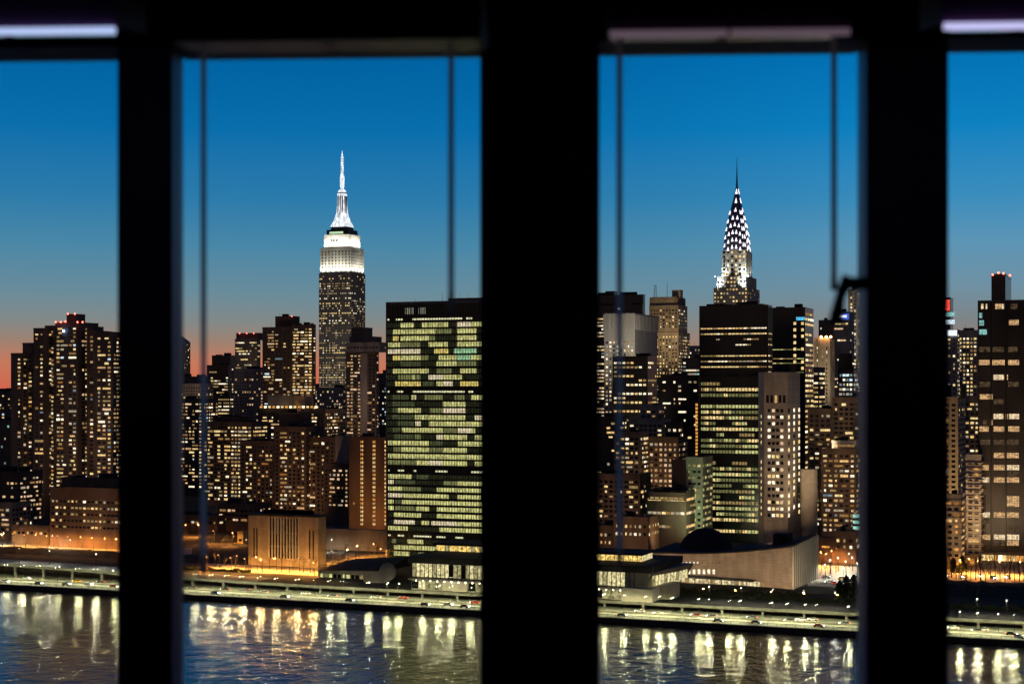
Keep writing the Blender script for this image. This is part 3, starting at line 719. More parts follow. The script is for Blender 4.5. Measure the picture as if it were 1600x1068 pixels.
    for face in (0, 1):
        for (py, n_, drop) in arcs:
            for k in range(n_):
                s = 0 if n_ == 1 else -1+2*k/(n_-1)
                yy = py-drop*(math.cos(s*1.45))+ (drop if n_ > 1 else 0)
                tri(face, s*.95, yy, 2.3 if n_ > 1 else 2.2, 3.9 if n_ > 1 else 5)
    # floodlit pale corners
    for sx in (-1, 1):
        for k in range(2):
            spot(t, (xc+sx*ch*(.72+.25*k), yc-ch*1.02-7.0, Z(431)), (xc+sx*ch*.86, yc-ch*1.02, Z(418)), 24000, (.93, 1, .97), 100, 1, .5)
            spot(t, (xc+sx*hw*.72, yc-hd*.86-6, Z(449)), (xc+sx*hw*.74, yc-hd*.86, Z(440)), 15000, (.93, 1, .97), 90, 1, .5)
    spot(t, (xc+ch*1.02+4, yc-ch*.5, Z(430)), (xc+ch*1.02, yc-ch*.5, Z(420)), 8000, (.93, 1, .97), 100, 1, .5)
    spot(t, (xc+ch*1.02+4, yc+ch*.5, Z(430)), (xc+ch*1.02, yc+ch*.5, Z(420)), 8000, (.93, 1, .97), 100, 1, .5)
    MB().ball((sx1+2, yc-hd*.86-1, Z(431)), .8).build('corner_lamp', lampmat('corner lamp', (.9, .97, 1), 25), t)
    MB().ball((sx0-1.5, yc-hd*.86-1, Z(431)), .5).build('corner_lamp', lampmat('corner lamp dim', (.8, .95, .95), 6), t)
crown_tower()

# ---- floodlit library
def library():
    v = 770; xa = xat(388, v); xb = xat(497, v); y1 = v+9
    Z = lambda py: zat(py, (xa+xb)/2, v); z1 = Z(806)
    t = thing('library', 'low orange floodlit stone library with tall central glass front between solid wings', 'library', ((xa+xb)/2, v, GZ))
    st = wall('library stone', (.42, .36, .27), var=.22, scale=.3, joints=6)
    g0, g1 = xat(420, v), xat(466, v)
    MB().box(xa, g0, v, y1, GZ, z1).box(g1, xb, v, y1, GZ, z1).box(g0, g1, v+1.2, y1, GZ, z1).build('wall', st, t)
    MB().box(xa-.6, xb+.6, v-.6, y1+.6, z1+.003, z1+.9).box(xa+6, xb-6, v+6, y1-3, z1+.9, z1+3).build('roof', roof_dark, t)
    gl_ = glow('library hall', (.9, .7, .3), .06, (.5, .5, .5), .3, 1.6)
    n = 10
    for k in range(n):
        a0 = g0+(g1-g0)*k/n; a1 = g0+(g1-g0)*(k+1)/n
        for (p0, p1) in ((810, 832), (833, 853), (854, 872)): pane(t, (a0+a1)/2, v+1.1, (Z(p0)+Z(p1))/2, a1-a0-.2, Z(p0)-Z(p1), pane_dark if rnd.random() < .75 else gl_)
    for k in range(n+1):
        xx = g0+(g1-g0)*k/n; MB().box(xx-.14, xx+.14, v-.1, v+1.05, Z(872), z1-.4).build('fin', white_paint, t)
    for px in (397, 401.5, 484, 489.5): pane(t, xat(px, v), v-.03, (Z(826)+Z(872))/2, .75, Z(826)-Z(872), pane_dark, name='slit_window')
library()
lib = bpy.data.objects['library']
for px, P in ((394, 4200), (412, 3600), (430, 3000), (448, 3000), (466, 3600), (484, 5600), (494, 5200)):
    spot(lib, (xat(px, 757), 757, 6.8), (xat(px, 770), 770, 17), P, (1, .42, .09), 130, 1, .4)
spot(lib, (xat(503, 774)+8, 775, 6.8), (xat(498, 774), 775, 17), 2600, (1, .42, .09), 130, 1, .4)

# ---- long conference hall by the river
def conference():
    v = 706; xa = xat(643, v); xb = xat(990, v); xe = xat(1012, v); y1 = v+48
    D = lambda px: dist(xat(px, v), v)
    t = thing('conference_hall', 'long low lit glass conference hall cantilevered above the riverside road', 'hall', ((xa+xb)/2, v, 6))
    stone = wall('hall stone', (.42, .38, .31), var=.22, scale=.4, joints=6)
    base = 5.98
    zf1 = zat(906, xat(700, v), v); zr = zat(881, xat(700, v), v); zr2 = zat(873, xat(700, v), v)
    MB().box(xa, xb, v, y1, base, zf1-.2).build('lower_floor', stone, t)
    balc = MB().box(xa-.5, xe+.5, v-2.6, y1, zf1-.2, zf1+.35).build('balcony', stone, t)
    MB().box(xa, xb, v+1.0, y1, zf1+.35, zr).build('upper_floor', stone, t)
    # slanted right end of the upper floor with glass
    MB().loft([[(xb, v+1, zf1+.35), (xe-1.5, v+4, zf1+.35), (xe+5, y1, zf1+.35), (xb, y1, zf1+.35)], [(xb, v+1, zr), (xe+1.5, v+1.6, zr), (xe+9, y1, zr), (xb, y1, zr)]]).build('angled_end', stone, t)
    MB().box(xa-1.5, xe+3, v-1.2, y1+2, zr+.003, zr2+.6).build('roof', roof_dark, t)
    gold = glow('hall interior', (1, .84, .42), .75, (.9, .6, .7), .25, 1.8); gold2 = glow('hall interior dim', (.9, .78, .36), .35, (.9, .6, .7), .2, 1.9); amb = glow('restaurant interior', (1, .66, .18), .95, (.7, .6, .9), .2, 1.9)
    # upper glass: mullioned bays
    n = 52
    for k in range(n):
        a0 = xa+(xb-xa)*k/n; a1 = xa+(xb-xa)*(k+1)/n; pxm = pxof((a0+a1)/2, v)
        if 905 < pxm < 930 or 780 < pxm < 900 and k % 2: continue
        if 700 < pxm < 735: m_ = gold2 if k % 3 else pane_dark
        elif pxm > 976: continue
        else: m_ = gold if (k*7) % 5 else gold2
        pane(t, (a0+a1)/2, v+.92, (zf1+.5+zr)/2+.2, a1-a0-.35, (zr-zf1)-1.2, m_)
    for k in range(n+1): 
        xx = xa+(xb-xa)*k/n; MB().box(xx-.09, xx+.09, v+.55, v+1.01, zf1+.35, zr).build('mullion', metal_dark, t)
    pts = [((xb+1.2), v+1.9), (xe+4.5, y1-8)]
    for k in range(12):
        f = (k+.5)/12; ex = xe-1.0+(6.0)*f; ey = v+4+(y1-v-8)*f
        zmid = (zf1+.35+zr)/2
        ww_ = (y1-v-8)/12*.82
        o = pane(t, ex+2.0, ey, zmid+.1, ww_, (zr-zf1)*.78, gold if k % 4 else gold2, rz=R(83))
    # lower floor glass and pale solid panel
    for k in range(30):
        a0 = xa+(xb-xa)*k/30; a1 = xa+(xb-xa)*(k+1)/30; pxm = pxof((a0+a1)/2, v)
        if 690 < pxm < 733 or 770 < pxm < 905: continue
        if pxm > 974: continue
        m_ = gold2 if rnd.random() < .45 else (gold if rnd.random() < .35 else pane_dark)
        pane(t, (a0+a1)/2, v-.03, (base+zf1)/2-.2, a1-a0-.3, (zf1-base)-1.6, m_)
    pw_ = wall('pale panel', (.6, .53, .44), var=.08)
    MB().box(xat(693, v), xat(731, v), v-1.2, v-.02, base+.3, zf1-.25).build('solid_panel', pw_, t)
    MB().box(xat(971, v-3), xat(1019, v-3), v-3, v+9, base, zat(919, xat(990, v-3), v-3)).build('entrance_block', pw_, t)
    MB().box(xat(985, v), xat(1040, v), v+9.02, v+24, base, zf1+1.2).build('side_wing', stone, t)
    # restaurant on the roof with amber windows
    for (p0, p1, q, px0, px1, vv) in ((858, 872, 'r', 682, 770, v+26), (868, 884, 'l', 925, 1003, v+14)):
        x0_, x1_ = xat(px0, vv), xat(px1, vv); zb = zr2+.6; zt = zat(p0+3, x0_, vv)
        if zt < zb+3: zt = zb+3.6
        MB().box(x0_, x1_, vv, vv+18, zb, zt).build('rooftop_floor', stone, t)
        MB().box(x0_-1.5, x1_+1.5, vv-1.5, vv+19, zt+.003, zt+.7).build('rooftop_canopy', roof_dark, t)
        kk = int((x1_-x0_)/2.2)
        for k in range(kk):
            a0 = x0_+(x1_-x0_)*k/kk; a1 = x0_+(x1_-x0_)*(k+1)/kk
            pane(t, (a0+a1)/2, vv-.03, (zb+zt)/2, a1-a0-.3, (zt-zb)*.72, amb if rnd.random() < .8 else gold2)
        for k in range(6): pane(t, x1_+.03, vv+1.5+k*2.9, (zb+zt)/2, 2.3, (zt-zb)*.72, gold, side=True)
    lampw = lampmat('balcony lamp', (1, .9, .62), 30)
    for k in range(34):
        px = 650+k*11
        if 760 < px < 928 or px > 985: continue
        x_ = xat(px, v-2.6); MB().ball((x_, v-2.4, zf1-.45), .22, 6, 4).build('balcony_lamp', lampw, balc)
conference()

# ---- curved assembly hall
def assembly():
    v = 773; t = thing('assembly_hall', 'curved pale assembly hall with swept dark roof, small dome and finned glass end', 'hall', (xat(1140, v), v, GZ))
    stone = wall('assembly stone', (.48, .42, .34), var=.22, scale=.25, joints=6)
    xs = []; n = 22
    xl, xr = xat(1012, v-4), xat(1238, v); y2 = yat(1285, xr)
    y2 = v+47
    top_py = lambda f: 862+3*math.sin(f*math.pi*.8)-(18*max(0, f-.25)**1.6 if f > .25 else 0)
    front = []
    for k in range(n+1):
        f = k/n; x = xl+(xr-xl)*f; y = v+9*math.sin(math.pi*f)-3*(1-f)       # concave in plan
        front.append((x, y, zat(top_py(f), x, y)))
    b = MB()
    for p, q in zip(front, front[1:]): b.poly([(p[0], p[1], GZ), (q[0], q[1], GZ), q, p])
    zt2 = zat(834, xr+3, y2)
    backs = []
    for k, p in enumerate(front):
        f = k/n; backs.append((p[0]+(3*f), y2+10*(1-f)*0, p[2]+(zt2-front[-1][2])*f**2))
    for k in range(n): b.poly([(backs[k][0], backs[k][1], GZ), backs[k], backs[k+1], (backs[k+1][0], backs[k+1][1], GZ)])
    b.poly([(front[0][0], front[0][1], GZ), front[0], backs[0], (backs[0][0], backs[0][1], GZ)])
    b.build('wall', stone, t)
    rf = MB()
    for k in range(n):
        up = Vector((0, 0, .35)); p, q, p2, q2 = [Vector(c)+up for c in (front[k], front[k+1], backs[k], backs[k+1])]
        rf.poly([p, q, q2, p2]); rf.poly([p-up*1.8+Vector((0, -.4, 0)), q-up*1.8+Vector((0, -.4, 0)), q+Vector((0, -.4, 0)), p+Vector((0, -.4, 0))]); rf.poly([p+Vector((0, -.4, 0)), q+Vector((0, -.4, 0)), q, p])
    rf.build('roof', roof_dark, t)
    # dome
    dx, dy = xat(1103, v+28), v+28; rd = (xat(1146, v+28)-xat(1060, v+28))/2; zb = zat(862, dx, dy)
    dm = MB(); rings = []
    for j in range(8):
        th = math.pi/2*j/7.3; rings.append([(dx+rd*math.cos(th)*math.cos(2*math.pi*k/28), dy+rd*.85*math.cos(th)*math.sin(2*math.pi*k/28), zb-2+(zat(824, dx, dy)-zb+2)*math.sin(th)) for k in range(28)])
    dm.loft(rings); dm.build('dome', wall('lead dome', (.03, .028, .028), rough=.95), t, smooth=True)
    MB().box(xat(1208, v+20), xat(1232, v+20), v+20, v+30, front[-4][2]-1, zat(834, xat(1220, v+20), v+20)).build('roof_hut', roof_dark, t)
    # right end: glass wall with pale fins
    fins = 12; e = Vector((3, y2-v, 0))
    gw = glow('lobby light', (.75, .62, .34), .045, (.4, .4, .15), .3, 1.6)
    gb_ = MB(); p0 = Vector(front[-1]); p1 = Vector(backs[-1])
    gb_.poly([(p0.x+.15, p0.y+.6, GZ), (p1.x+.15, p1.y-.6, GZ), (p1.x+.15, p1.y-.6, p1.z-.8), (p0.x+.15, p0.y+.6, p0.z-.8)]); gend = gb_.build('glass_end', gw, t)
    finm = wall('pale marble fin', (.7, .66, .58), var=.06)
    for k in range(fins+1):
        f = k/fins; c = p0.lerp(p1, f); wdt = .5
        MB().box(c.x+.1, c.x+.85, c.y-.35, c.y+.35, GZ, c.z-.3).build('fin', finm, gend)
        if k < fins and k > 4:
            c2 = p0.lerp(p1, f+.5/fins); pane(gend, c2.x+.3, c2.y, GZ+8.5, .7, .8, W['yellow'], side=True, name='lobby_lamp')
    # small windows and lit ground floor
    def on_front(px, py, w_, h_, mt, nm='window'):
        f = (pxof2(px)-xl)/(xr-xl); f = max(0, min(.999, f)); k = f*n; i = int(k); p = Vector(front[i]).lerp(Vector(front[i+1]), k-i)
        dv = Vector(front[i+1])-Vector(front[i]); an = math.atan2(dv.y, dv.x)
        pane(t, p.x, p.y-.05, zat(py, p.x, p.y), w_, h_, mt, name=nm, rz=an)
    def pxof2(px):
        x = xat(px, v)
        for _ in range(6):
            f = (x-xl)/(xr-xl); y = v+9*math.sin(math.pi*max(0, min(1, f)))-3*(1-f); x = xat(px, y)
        return x
    hotw = glow('hall window', (1, .86, .58), 1.2, (.8, .8, .8), .6, 1.4)
    for k in range(12): on_front(1061+k*5.8, 878.5, .75 if k < 6 else .55, .9 if k < 6 else .7, hotw if k < 6 else W['warm_dim'])
    for k in range(10): on_front(1046+k*7.7, 892.5, 1.25, 2.3, hotw)
    grd = glow('hall ground floor', (1, .82, .45), .8, (.5, .5, .6), .25, 1.7)
    for k in range(29): on_front(1034+k*5.6, 901.5+k*.42, 1.5, 2.6, grd if (k*5) % 7 else W['yellow_dim'])
    cp = MB()
    for k in range(int(n*.72)):
        p, q = front[k+1], front[k+2]; zc = zat(898+k*.6, p[0], p[1])
        cp.poly([(p[0], p[1]-5, zc), (q[0], q[1]-5, zc), (q[0], q[1]-5, zc+.5), (p[0], p[1]-5, zc+.5)]); cp.poly([(p[0], p[1]-5, zc+.5), (q[0], q[1]-5, zc+.5), (q[0], q[1], zc+.5), (p[0], p[1], zc+.5)]); cp.poly([(p[0], p[1]-5, zc), (p[0], p[1], zc), (q[0], q[1], zc), (q[0], q[1]-5, zc)])
        if k % 2 == 0: cp.box(p[0]-.15, p[0]+.15, p[1]-4.9, p[1]-4.6, GZ, zc)
    cp.build('canopy', metal_dark, t)
    spot(t, (xr+16, v-14, 7), (xr+1, v+22, 20), 9000, (1, .8, .52), 80, 1, .5)
    for px in (1050, 1100, 1150, 1200, 1228):
        x_ = xat(px, v-22); spot(t, (x_, v-22, 6.6), (xat(px+4, v), v+4, 17), 7800, (1, .62, .33), 110, 1, .4)
assembly()

# ================================================================== the rest of the skyline
def more(d, k=1.25): d['p'] = d['p']*k; return d
apt = lambda **k: more(dict(dict(fh=3.1, bw=3.2, w=2.2, h=1.6, p=.3, pal='apt', mode='apt'), **k))
off = lambda **k: more(dict(dict(fh=3.6, bw=2.6, w=2.4, h=1.5, p=.4, pal='office', mode='office', dark=False), **k), 1.35)
grd_ = lambda **k: dict(dict(fh=3.5, bw=3.0, w=1.7, h=1.7, p=.5, pal='far', mode='grid'), **k)
B = building
# -- beyond the leftmost window
aw = apt(p=.34, bw=3.6, w=2.5, blank=.18, bot=14)
t = B('apartment_tower', 'stepped dark apartment tower with red roof lights and scattered warm windows', 'apartment tower',
  [dict(px0=17, pxc=35, top=553, v=1000, win=aw, depth=24), dict(px0=35.3, pxc=52, top=537, v=1005, win=aw, depth=24), dict(px0=52.3, pxc=70, top=514, v=998, win=aw, depth=24), dict(px0=70.3, pxc=86, top=510, v=1006, win=aw, depth=24),
   dict(px0=86.3, pxc=121, top=505, v=999, win=aw, depth=26), dict(px0=104, pxc=118, top=492, v=1008, basepy=506, depth=12), dict(px0=121.3, pxc=137, top=511, v=1010, depth=20), dict(px0=137.3, pxc=149, top=518, v=1002, win=aw, depth=20), dict(px0=149.3, pxc=176, px1=179, top=520, v=998, win=apt(p=.42, bw=3.4, w=2.4, bot=14))], concrete_dark, plant=False)
bulbs(t, [(xat(p, 998), 998, zat(q, xat(p, 998), 998)) for p, q in ((87, 503), (95, 503), (102, 502), (121, 503), (129, 503), (106, 490), (117, 490))], red_lamp, .7, 'beacon')
bulbs(t, [(xat(100, 998), 997.5, zat(517, xat(100, 998), 998))], lampmat('blue roof lamp', (.3, .5, 1), 12), .9, 'roof_lamp')
B('hospital_block', 'low brick hospital block with rows of lit windows under the stepped tower', 'hospital',
  [dict(px0=78, pxc=206, top=764, v=815, depth=34, win=dict(fh=3.9, bw=2.9, w=1.9, h=1.7, p=.62, pal='gold', mode='grid', bot=9, top=6), bands=(3.9, .5, .25)), dict(px0=96, pxc=178, top=748, v=824, basepy=764, depth=16, mat=brick_dark)], brick_brown)
B('clinic_building', 'low tan building with small lit cupola beside the brick hospital', 'building', [dict(px0=18, pxc=76, top=822, v=822, depth=20, win=apt(p=.25, pal='amber')), dict(px0=36, pxc=44, top=812, v=824, basepy=822, depth=5, win=apt(p=1, top=.3, bot=.3, pal='gold'))], stone_tan, plant=False)
B('warehouse', 'orange lit low wall of a building at the far left edge', 'building', [dict(px0=-30, pxc=17, top=786, v=838, depth=20, win=apt(p=.2, pal='pink'))], stone_tan)
B('office_block', 'dim office block behind the far left edge with white windows', 'building', [dict(px0=-30, pxc=16.5, top=658, v=1120, depth=25, win=grd_(p=.3, pal='cool'))], concrete_dark)
B('apartment_tower', 'narrow dark tower cut by the left edge of the photo', 'apartment tower', [dict(px0=-20, pxc=8, top=612, v=1320, depth=25, win=apt(p=.15))], concrete_dark)
B('office_tower', 'distant tower just right of the stepped apartment tower', 'office tower', [dict(px0=170, pxc=200, top=616, v=1550, depth=25, win=grd_(p=.35))], concrete_dark)
B('apartment_block', 'lit apartment block tucked between the stepped tower and the first post', 'apartment block', [dict(px0=165, pxc=215, top=655, v=1160, depth=25, win=apt(p=.5))], brick_dark)
B('apartment_block', 'dark apartment block filling the gap under the stepped tower at its left foot', 'apartment block', [dict(px0=-30, pxc=30, top=738, v=900, depth=25, win=apt(p=.25, pal='pink'))], brick_dark)
# -- beyond the wide window
B('pointed_tower', 'slim distant tower with pointed top at the left edge of the wide window', 'skyscraper', [dict(px0=262, pxc=287, top=535, v=2700, depth=24, win=grd_(p=.15, w=2.5, bw=4))], glass_black, roof=False)
x0_, x1_ = xat(262, 2700), xat(287, 2700); zz = zat(535, x0_, 2700)
MB().loft([[(x0_, 2700, zz+.9), (x1_, 2700, zz+.9), (x1_, 2724, zz+.9), (x0_, 2724, zz+.9)], [(x0_+8, 2708, zz+22), (x0_+12, 2708, zz+22), (x0_+12, 2712, zz+22), (x0_+8, 2712, zz+22)]]).build('pointed_roof', glass_black, bpy.data.objects['pointed_tower'])
B('stone_block', 'pale stone block behind the left cord of the wide window', 'building', [dict(px0=262, pxc=314, top=600, v=1520, depth=25, win=grd_(p=.08, bot=60)), dict(px0=262, pxc=316, top=589, v=1560, depth=18, mat=concrete_dark)], stone_beige)
B('apartment_tower', 'apartment tower with warm windows at the left edge of the wide window', 'apartment tower', [dict(px0=255, pxc=317, top=624, v=1240, depth=26, win=apt(p=.42, bw=3.6, w=2.3))], brick_dark)
B('office_tower', 'dark stepped office tower with bright window rows right of the left cord', 'office tower', [dict(px0=323, pxc=357, px1=361, top=571, v=1700, win=off(p=.25, pal='far', w=2.6)), dict(px0=331, pxc=360, top=556, v=1712, basepy=572, depth=15), dict(px0=324, pxc=359, top=618, v=1690, basepy=690, depth=9, win=off(p=.95, pal='office', fh=4.2))], glass_black)
B('stone_tower', 'pale narrow tower between the stepped office tower and the red lit tower', 'building', [dict(px0=352, pxc=384, top=572, v=1950, depth=25, win=grd_(p=.3))], stone_grey)
t = B('office_tower', 'square dark tower with red lights along its flat top', 'office tower', [dict(px0=367, pxc=402, px1=407, top=530, v=1800, win=off(p=.3, pal='office')), dict(px0=369, pxc=404, top=521, v=1806, basepy=531, depth=14)], concrete_dark, plant=False)
bulbs(t, [(xat(p, 1800), 1799, zat(520.5, xat(p, 1800), 1800)) for p in (375, 386, 397)], red_lamp, .8, 'beacon')
B('stone_block', 'pale stone block with pink windows below the red lit tower', 'building', [dict(px0=366, pxc=412, top=577, v=1560, depth=25, win=grd_(p=.2, pal='pink'))], stone_grey)
t = B('residential_tower', 'broad dark residential tower with square penthouse left of the white spire tower', 'apartment tower',
  [dict(px0=410, pxc=455, top=512, v=1450, depth=26, win=apt(p=.2, bw=4.2, w=3, pal='apt')), dict(px0=455.2, pxc=489, px1=493.5, top=508, v=1446, win=apt(p=.42, bw=4.2, w=3.2, pal='gold')), dict(px0=430, pxc=458, top=495, v=1456, basepy=512, depth=14)], brick_dark)
bulbs(t, [(xat(452, 1450), 1455, zat(493.5, xat(452, 1450), 1450))], red_lamp, .6, 'beacon')
t = B('terrace_building', 'building with pale drum penthouse and amber lit roof terrace', 'apartment block', [dict(px0=403, pxc=507, top=640, v=1290, depth=30, win=apt(p=.3)), dict(px0=418, pxc=458, top=618, v=1296, basepy=640, depth=16, mat=stone_beige), dict(px0=458.2, pxc=476, top=619, v=1294, basepy=640, depth=14, mat=stone_tan)], brick_dark, plant=False)
for k in range(14):
    p = 408+k*6.6; pane(t, xat(p, 1288), 1288, zat(635.5, xat(p, 1288), 1288), 2.6, 1.8, W[('amber', 'hot', 'yellow')[k % 3]], name='terrace_light')
spot(t, (xat(468, 1288), 1284, zat(640, xat(468, 1288), 1288)), (xat(466, 1294), 1294, zat(628, xat(466, 1288), 1288)), 2500, (1, .5, .15), 110, 1, .5)
B('office_block', 'pale office block at the foot of the white spire tower', 'office block', [dict(px0=491, pxc=541, top=606, v=1620, depth=25, win=grd_(p=.5, pal='far')), dict(px0=497, pxc=545, top=640, v=1500, depth=20, win=grd_(p=.55, pal='gold'))], stone_grey)
B('apartment_block', 'apartment block with bright window rows behind the left cord', 'apartment block', [dict(px0=317, pxc=394, top=660, v=1140, depth=25, win=apt(p=.5, pal='gold', bw=3.2, w=2.3)), dict(px0=337, pxc=380, top=652, v=1150, basepy=661, depth=14)], brick_dark)
B('tudor_apartments', 'dark crenellated apartment block with tall centre behind the library', 'apartment block',
  [dict(px0=375, pxc=428, top=690, v=1060, depth=26, win=apt(p=.3, pal='apt', bw=3.4, w=1.9)), dict(px0=428.2, pxc=478, top=668, v=1056, depth=26, win=apt(p=.34, bw=3.4, w=1.9)), dict(px0=436, pxc=470, top=646, v=1064, basepy=669, depth=16, win=apt(p=.05)), dict(px0=478.2, pxc=524, top=684, v=1062, depth=26, win=apt(p=.3, bw=3.4, w=1.9))], brick_dark)
B('apartment_block', 'dark block with close lit window columns left of the brown hotel tower', 'apartment block', [dict(px0=505, pxc=546, top=726, v=1030, depth=20, win=apt(p=.4, bw=3, w=1.8, pal='pink', bot=10)), dict(px0=524, pxc=541, top=682, v=1050, depth=10, mat=stone_grey)], brick_dark, plant=False)
ht = B('hotel_tower', 'brown brick hotel tower with two straight columns of amber windows', 'hotel', [dict(px0=546, pxc=604, top=684, v=985, depth=28, ribs=(9, .4, .2))], wall('hotel brick', (.3, .17, .09)))
for px in (565.5, 584.5, 603):
    for k in range(21): pane(ht, xat(px, 985), 984.95, zat(690+k*6.4, xat(px, 985), 985), 1.9, 1.6, W[rnd.choice(('amber', 'warm', 'warm', 'yellow', 'peach'))])
for k in range(18):
    for px in (553, 575, 594):
        if rnd.random() < .08: pane(ht, xat(px, 985), 984.95, zat(690+k*6.4, xat(px, 985), 985), 1.4, 1.5, W['warm_dim'])
B('crown_apartment_tower', 'dark apartment tower with stepped black crown in front of the white spire tower', 'apartment tower',
  [dict(px0=540, pxc=588, px1=592, top=549, v=1330, win=apt(p=.36, pal='pink', bw=3.6, w=2.4)), dict(px0=541, pxc=592.5, top=536, v=1326, basepy=549.5, depth=26, mat=stone_grey, win=apt(p=.1)), dict(px0=546, pxc=583, top=527, v=1332, basepy=536, depth=18), dict(px0=549, pxc=573, top=513, v=1336, basepy=527, depth=12), dict(px0=563, pxc=573.5, top=553, v=1329, depth=2, mat=stone_grey)], concrete_dark, plant=False)
B('office_block', 'far dark building showing in the gap beside the green slab tower', 'office block', [dict(px0=585, pxc=612, top=584, v=1720, depth=25, win=grd_(p=.35, pal='cool', top=12)), dict(px0=598, pxc=612, top=579, v=1760, depth=15)], concrete_dark)
B('apartment_block', 'low dark block with few lights above the small yellow chapel', 'apartment block', [dict(px0=270, pxc=340, top=806, v=935, depth=24, win=apt(p=.2, pal='pink')), dict(px0=340.2, pxc=396, top=788, v=945, depth=24, win=apt(p=.2, pal='pink'))], brick_dark)
t = B('chapel', 'small yellow lit chapel with gabled hall left of the library', 'chapel', [dict(px0=371, pxc=380, top=832, v=872, depth=7, win=apt(p=.6, pal='gold', fh=4, bot=2)), dict(px0=345, pxc=371, top=848, v=874, depth=9)], wall('chapel stucco', (.5, .4, .22)), plant=False)
zc = zat(848, xat(358, 874), 874)+.9; c0, c1 = xat(345, 874), xat(371, 874)
MB().poly([(c0, 873, zc), (c1, 873, zc), (c1, 878.5, zc+3.4), (c0, 878.5, zc+3.4)]).poly([(c0, 878.5, zc+3.4), (c1, 878.5, zc+3.4), (c1, 884, zc), (c0, 884, zc)]).build('gable_roof', roof_dark, t)
B('tan_annex', 'long low tan building between the library and the green slab tower', 'building', [dict(px0=505, pxc=606, top=829, v=862, depth=12)], wall('annex stone', (.34, .26, .19)), plant=False)
o = MB().box(xat(278, 850), xat(386, 850), 850, 851, GZ, zat(857, xat(330, 850), 850)); o = o.build('lot_wall', brick_dark); tag(o, 'dark retaining wall of the riverside lot left of the library', 'wall')
# riverside pavilion and curved wall beside the slab tower
t = B('pavilion', 'low dark roofed pavilion with lit strip windows right of the library', 'pavilion', [dict(px0=497, pxc=592, top=893, v=735, depth=18, win=dict(fh=3, bw=2.4, w=2.0, h=1.9, p=.7, pal='lime', mode='grid', top=.8, bot=.8))], stone_grey, roof=False, plant=False)
p0, p1 = xat(488, 731), xat(604, 731); z_ = zat(890, p0, 731)
MB().loft([[(p0, 731, z_), (p1, 731, z_+1), (p1, 760, z_+1), (p0, 760, z_)], [(p0+4, 733, z_+.7), (p1, 731, z_+2.2), (p1, 758, z_+6), (p0+10, 758, z_+3.5)]]).build('sloping_roof', roof_dark, t)
t = thing('curved_wall', 'white rounded wall with ramp in front of the green slab tower', 'wall', (xat(600, 724), 724, GZ))
cx_, cz_ = xat(605, 724), zat(893, xat(605, 724), 724); rad = 4.4
MB().loft([[(cx_+rad*math.cos(a_)*1.0, 724+(0 if j == 0 else 1.2), cz_+rad*math.sin(a_)) for a_ in [2*math.pi*k/28 for k in range(28)]] for j in (0, 1)]).build('disc', wall('white render', (.4, .35, .31), var=.3), t)
MB().loft([[(xat(568, 724), 724.2, GZ), (cx_-1, 724.2, GZ), (cx_-1, 726, GZ), (xat(568, 724), 726, GZ)], [(xat(568, 724), 724.2, zat(901, cx_, 724)), (cx_-1, 724.2, zat(888, cx_, 724)), (cx_-1, 726, zat(888, cx_, 724)), (xat(568, 724), 726, zat(901, cx_, 724))]]).build('ramp_wall', wall('white render', (.72, .66, .6)), t)
# -- beyond the third window
B('office_tower', 'dark glass office tower with pale lit top floors at left of the third window', 'office tower', [dict(px0=915, pxc=1005, px1=1008, top=462, v=1500, win=off(p=.75, pal='far', top=14, fh=3.4)), dict(px0=946, pxc=960, top=456, v=1510, basepy=462, depth=10), dict(px0=915, pxc=1004, top=478, v=1498, basepy=489, depth=1.8, win=off(p=1.3, pal='cool', top=1, bot=1))], glass_blue)
B('stone_tower', 'pale stone tower with dark vertical slots under its flat top', 'office tower', [dict(px0=944, pxc=992, px1=1027, top=491, v=1300, ribs=(4.2, 1.6, .7, 13), win=grd_(p=.7, top=22, bw=3.2, w=1.7, pal='far'), side=grd_(p=.22, top=34))], wall('pale grey stone', (.42, .39, .34), var=.12))
B('brown_tower', 'brown brick tower with stepped crown and rooftop aerials beside the steel crowned spire', 'office tower',
  [dict(px0=1014, pxc=1060, px1=1078, top=520, v=1650, win=grd_(p=.6, pal='gold', bw=3.4)), dict(px0=1014.5, pxc=1060, px1=1074, top=478, v=1651, basepy=520, win=grd_(p=.3, pal='gold', bw=3.4, top=3)), dict(px0=1016, pxc=1058, px1=1070, top=465, v=1654, basepy=478, ribs=(3.4, 1.2, .7)), dict(px0=1050, pxc=1063, px1=1067, top=454, v=1660, basepy=465)], stone_tan, plant=False)
o = bpy.data.objects['brown_tower']
for px, py in ((1024, 445), (1042.5, 441)):
    x_ = xat(px, 1665); zb = zat(466, x_, 1665); zt = zat(py, x_, 1665); b = MB()
    if px < 1030:
        for s1, s2 in ((-1, -1), (1, -1), (1, 1), (-1, 1)): b.tube((x_+s1*1.6, 1665+s2*1.6, zb), (x_+s1*.7, 1665+s2*.7, zt), .16, .12, 4)
        for k in range(5):
            z = zb+(zt-zb)*k/5; b.tube((x_-1.5, 1663.5, z), (x_+1.2, 1664, z+2.5), .1, .1, 4); b.tube((x_+1.5, 1663.5, z), (x_-1.2, 1664, z+2.5), .1, .1, 4)
    else: b.tube((x_, 1665, zb), (x_, 1665, zt), .3, .15, 5)
    b.build('aerial', metal_dark, o)
B('stone_block', 'small pale block right of the brown stepped tower', 'building', [dict(px0=1060, pxc=1090, top=541, v=1820, depth=22, win=grd_(p=.2))], stone_grey)
B('office_block', 'dark glass block with thin greenish lines left of the black twin tower', 'office block', [dict(px0=1066, pxc=1094, top=560, v=1520, depth=22, win=off(p=.4, pal='cool'))], glass_blue)
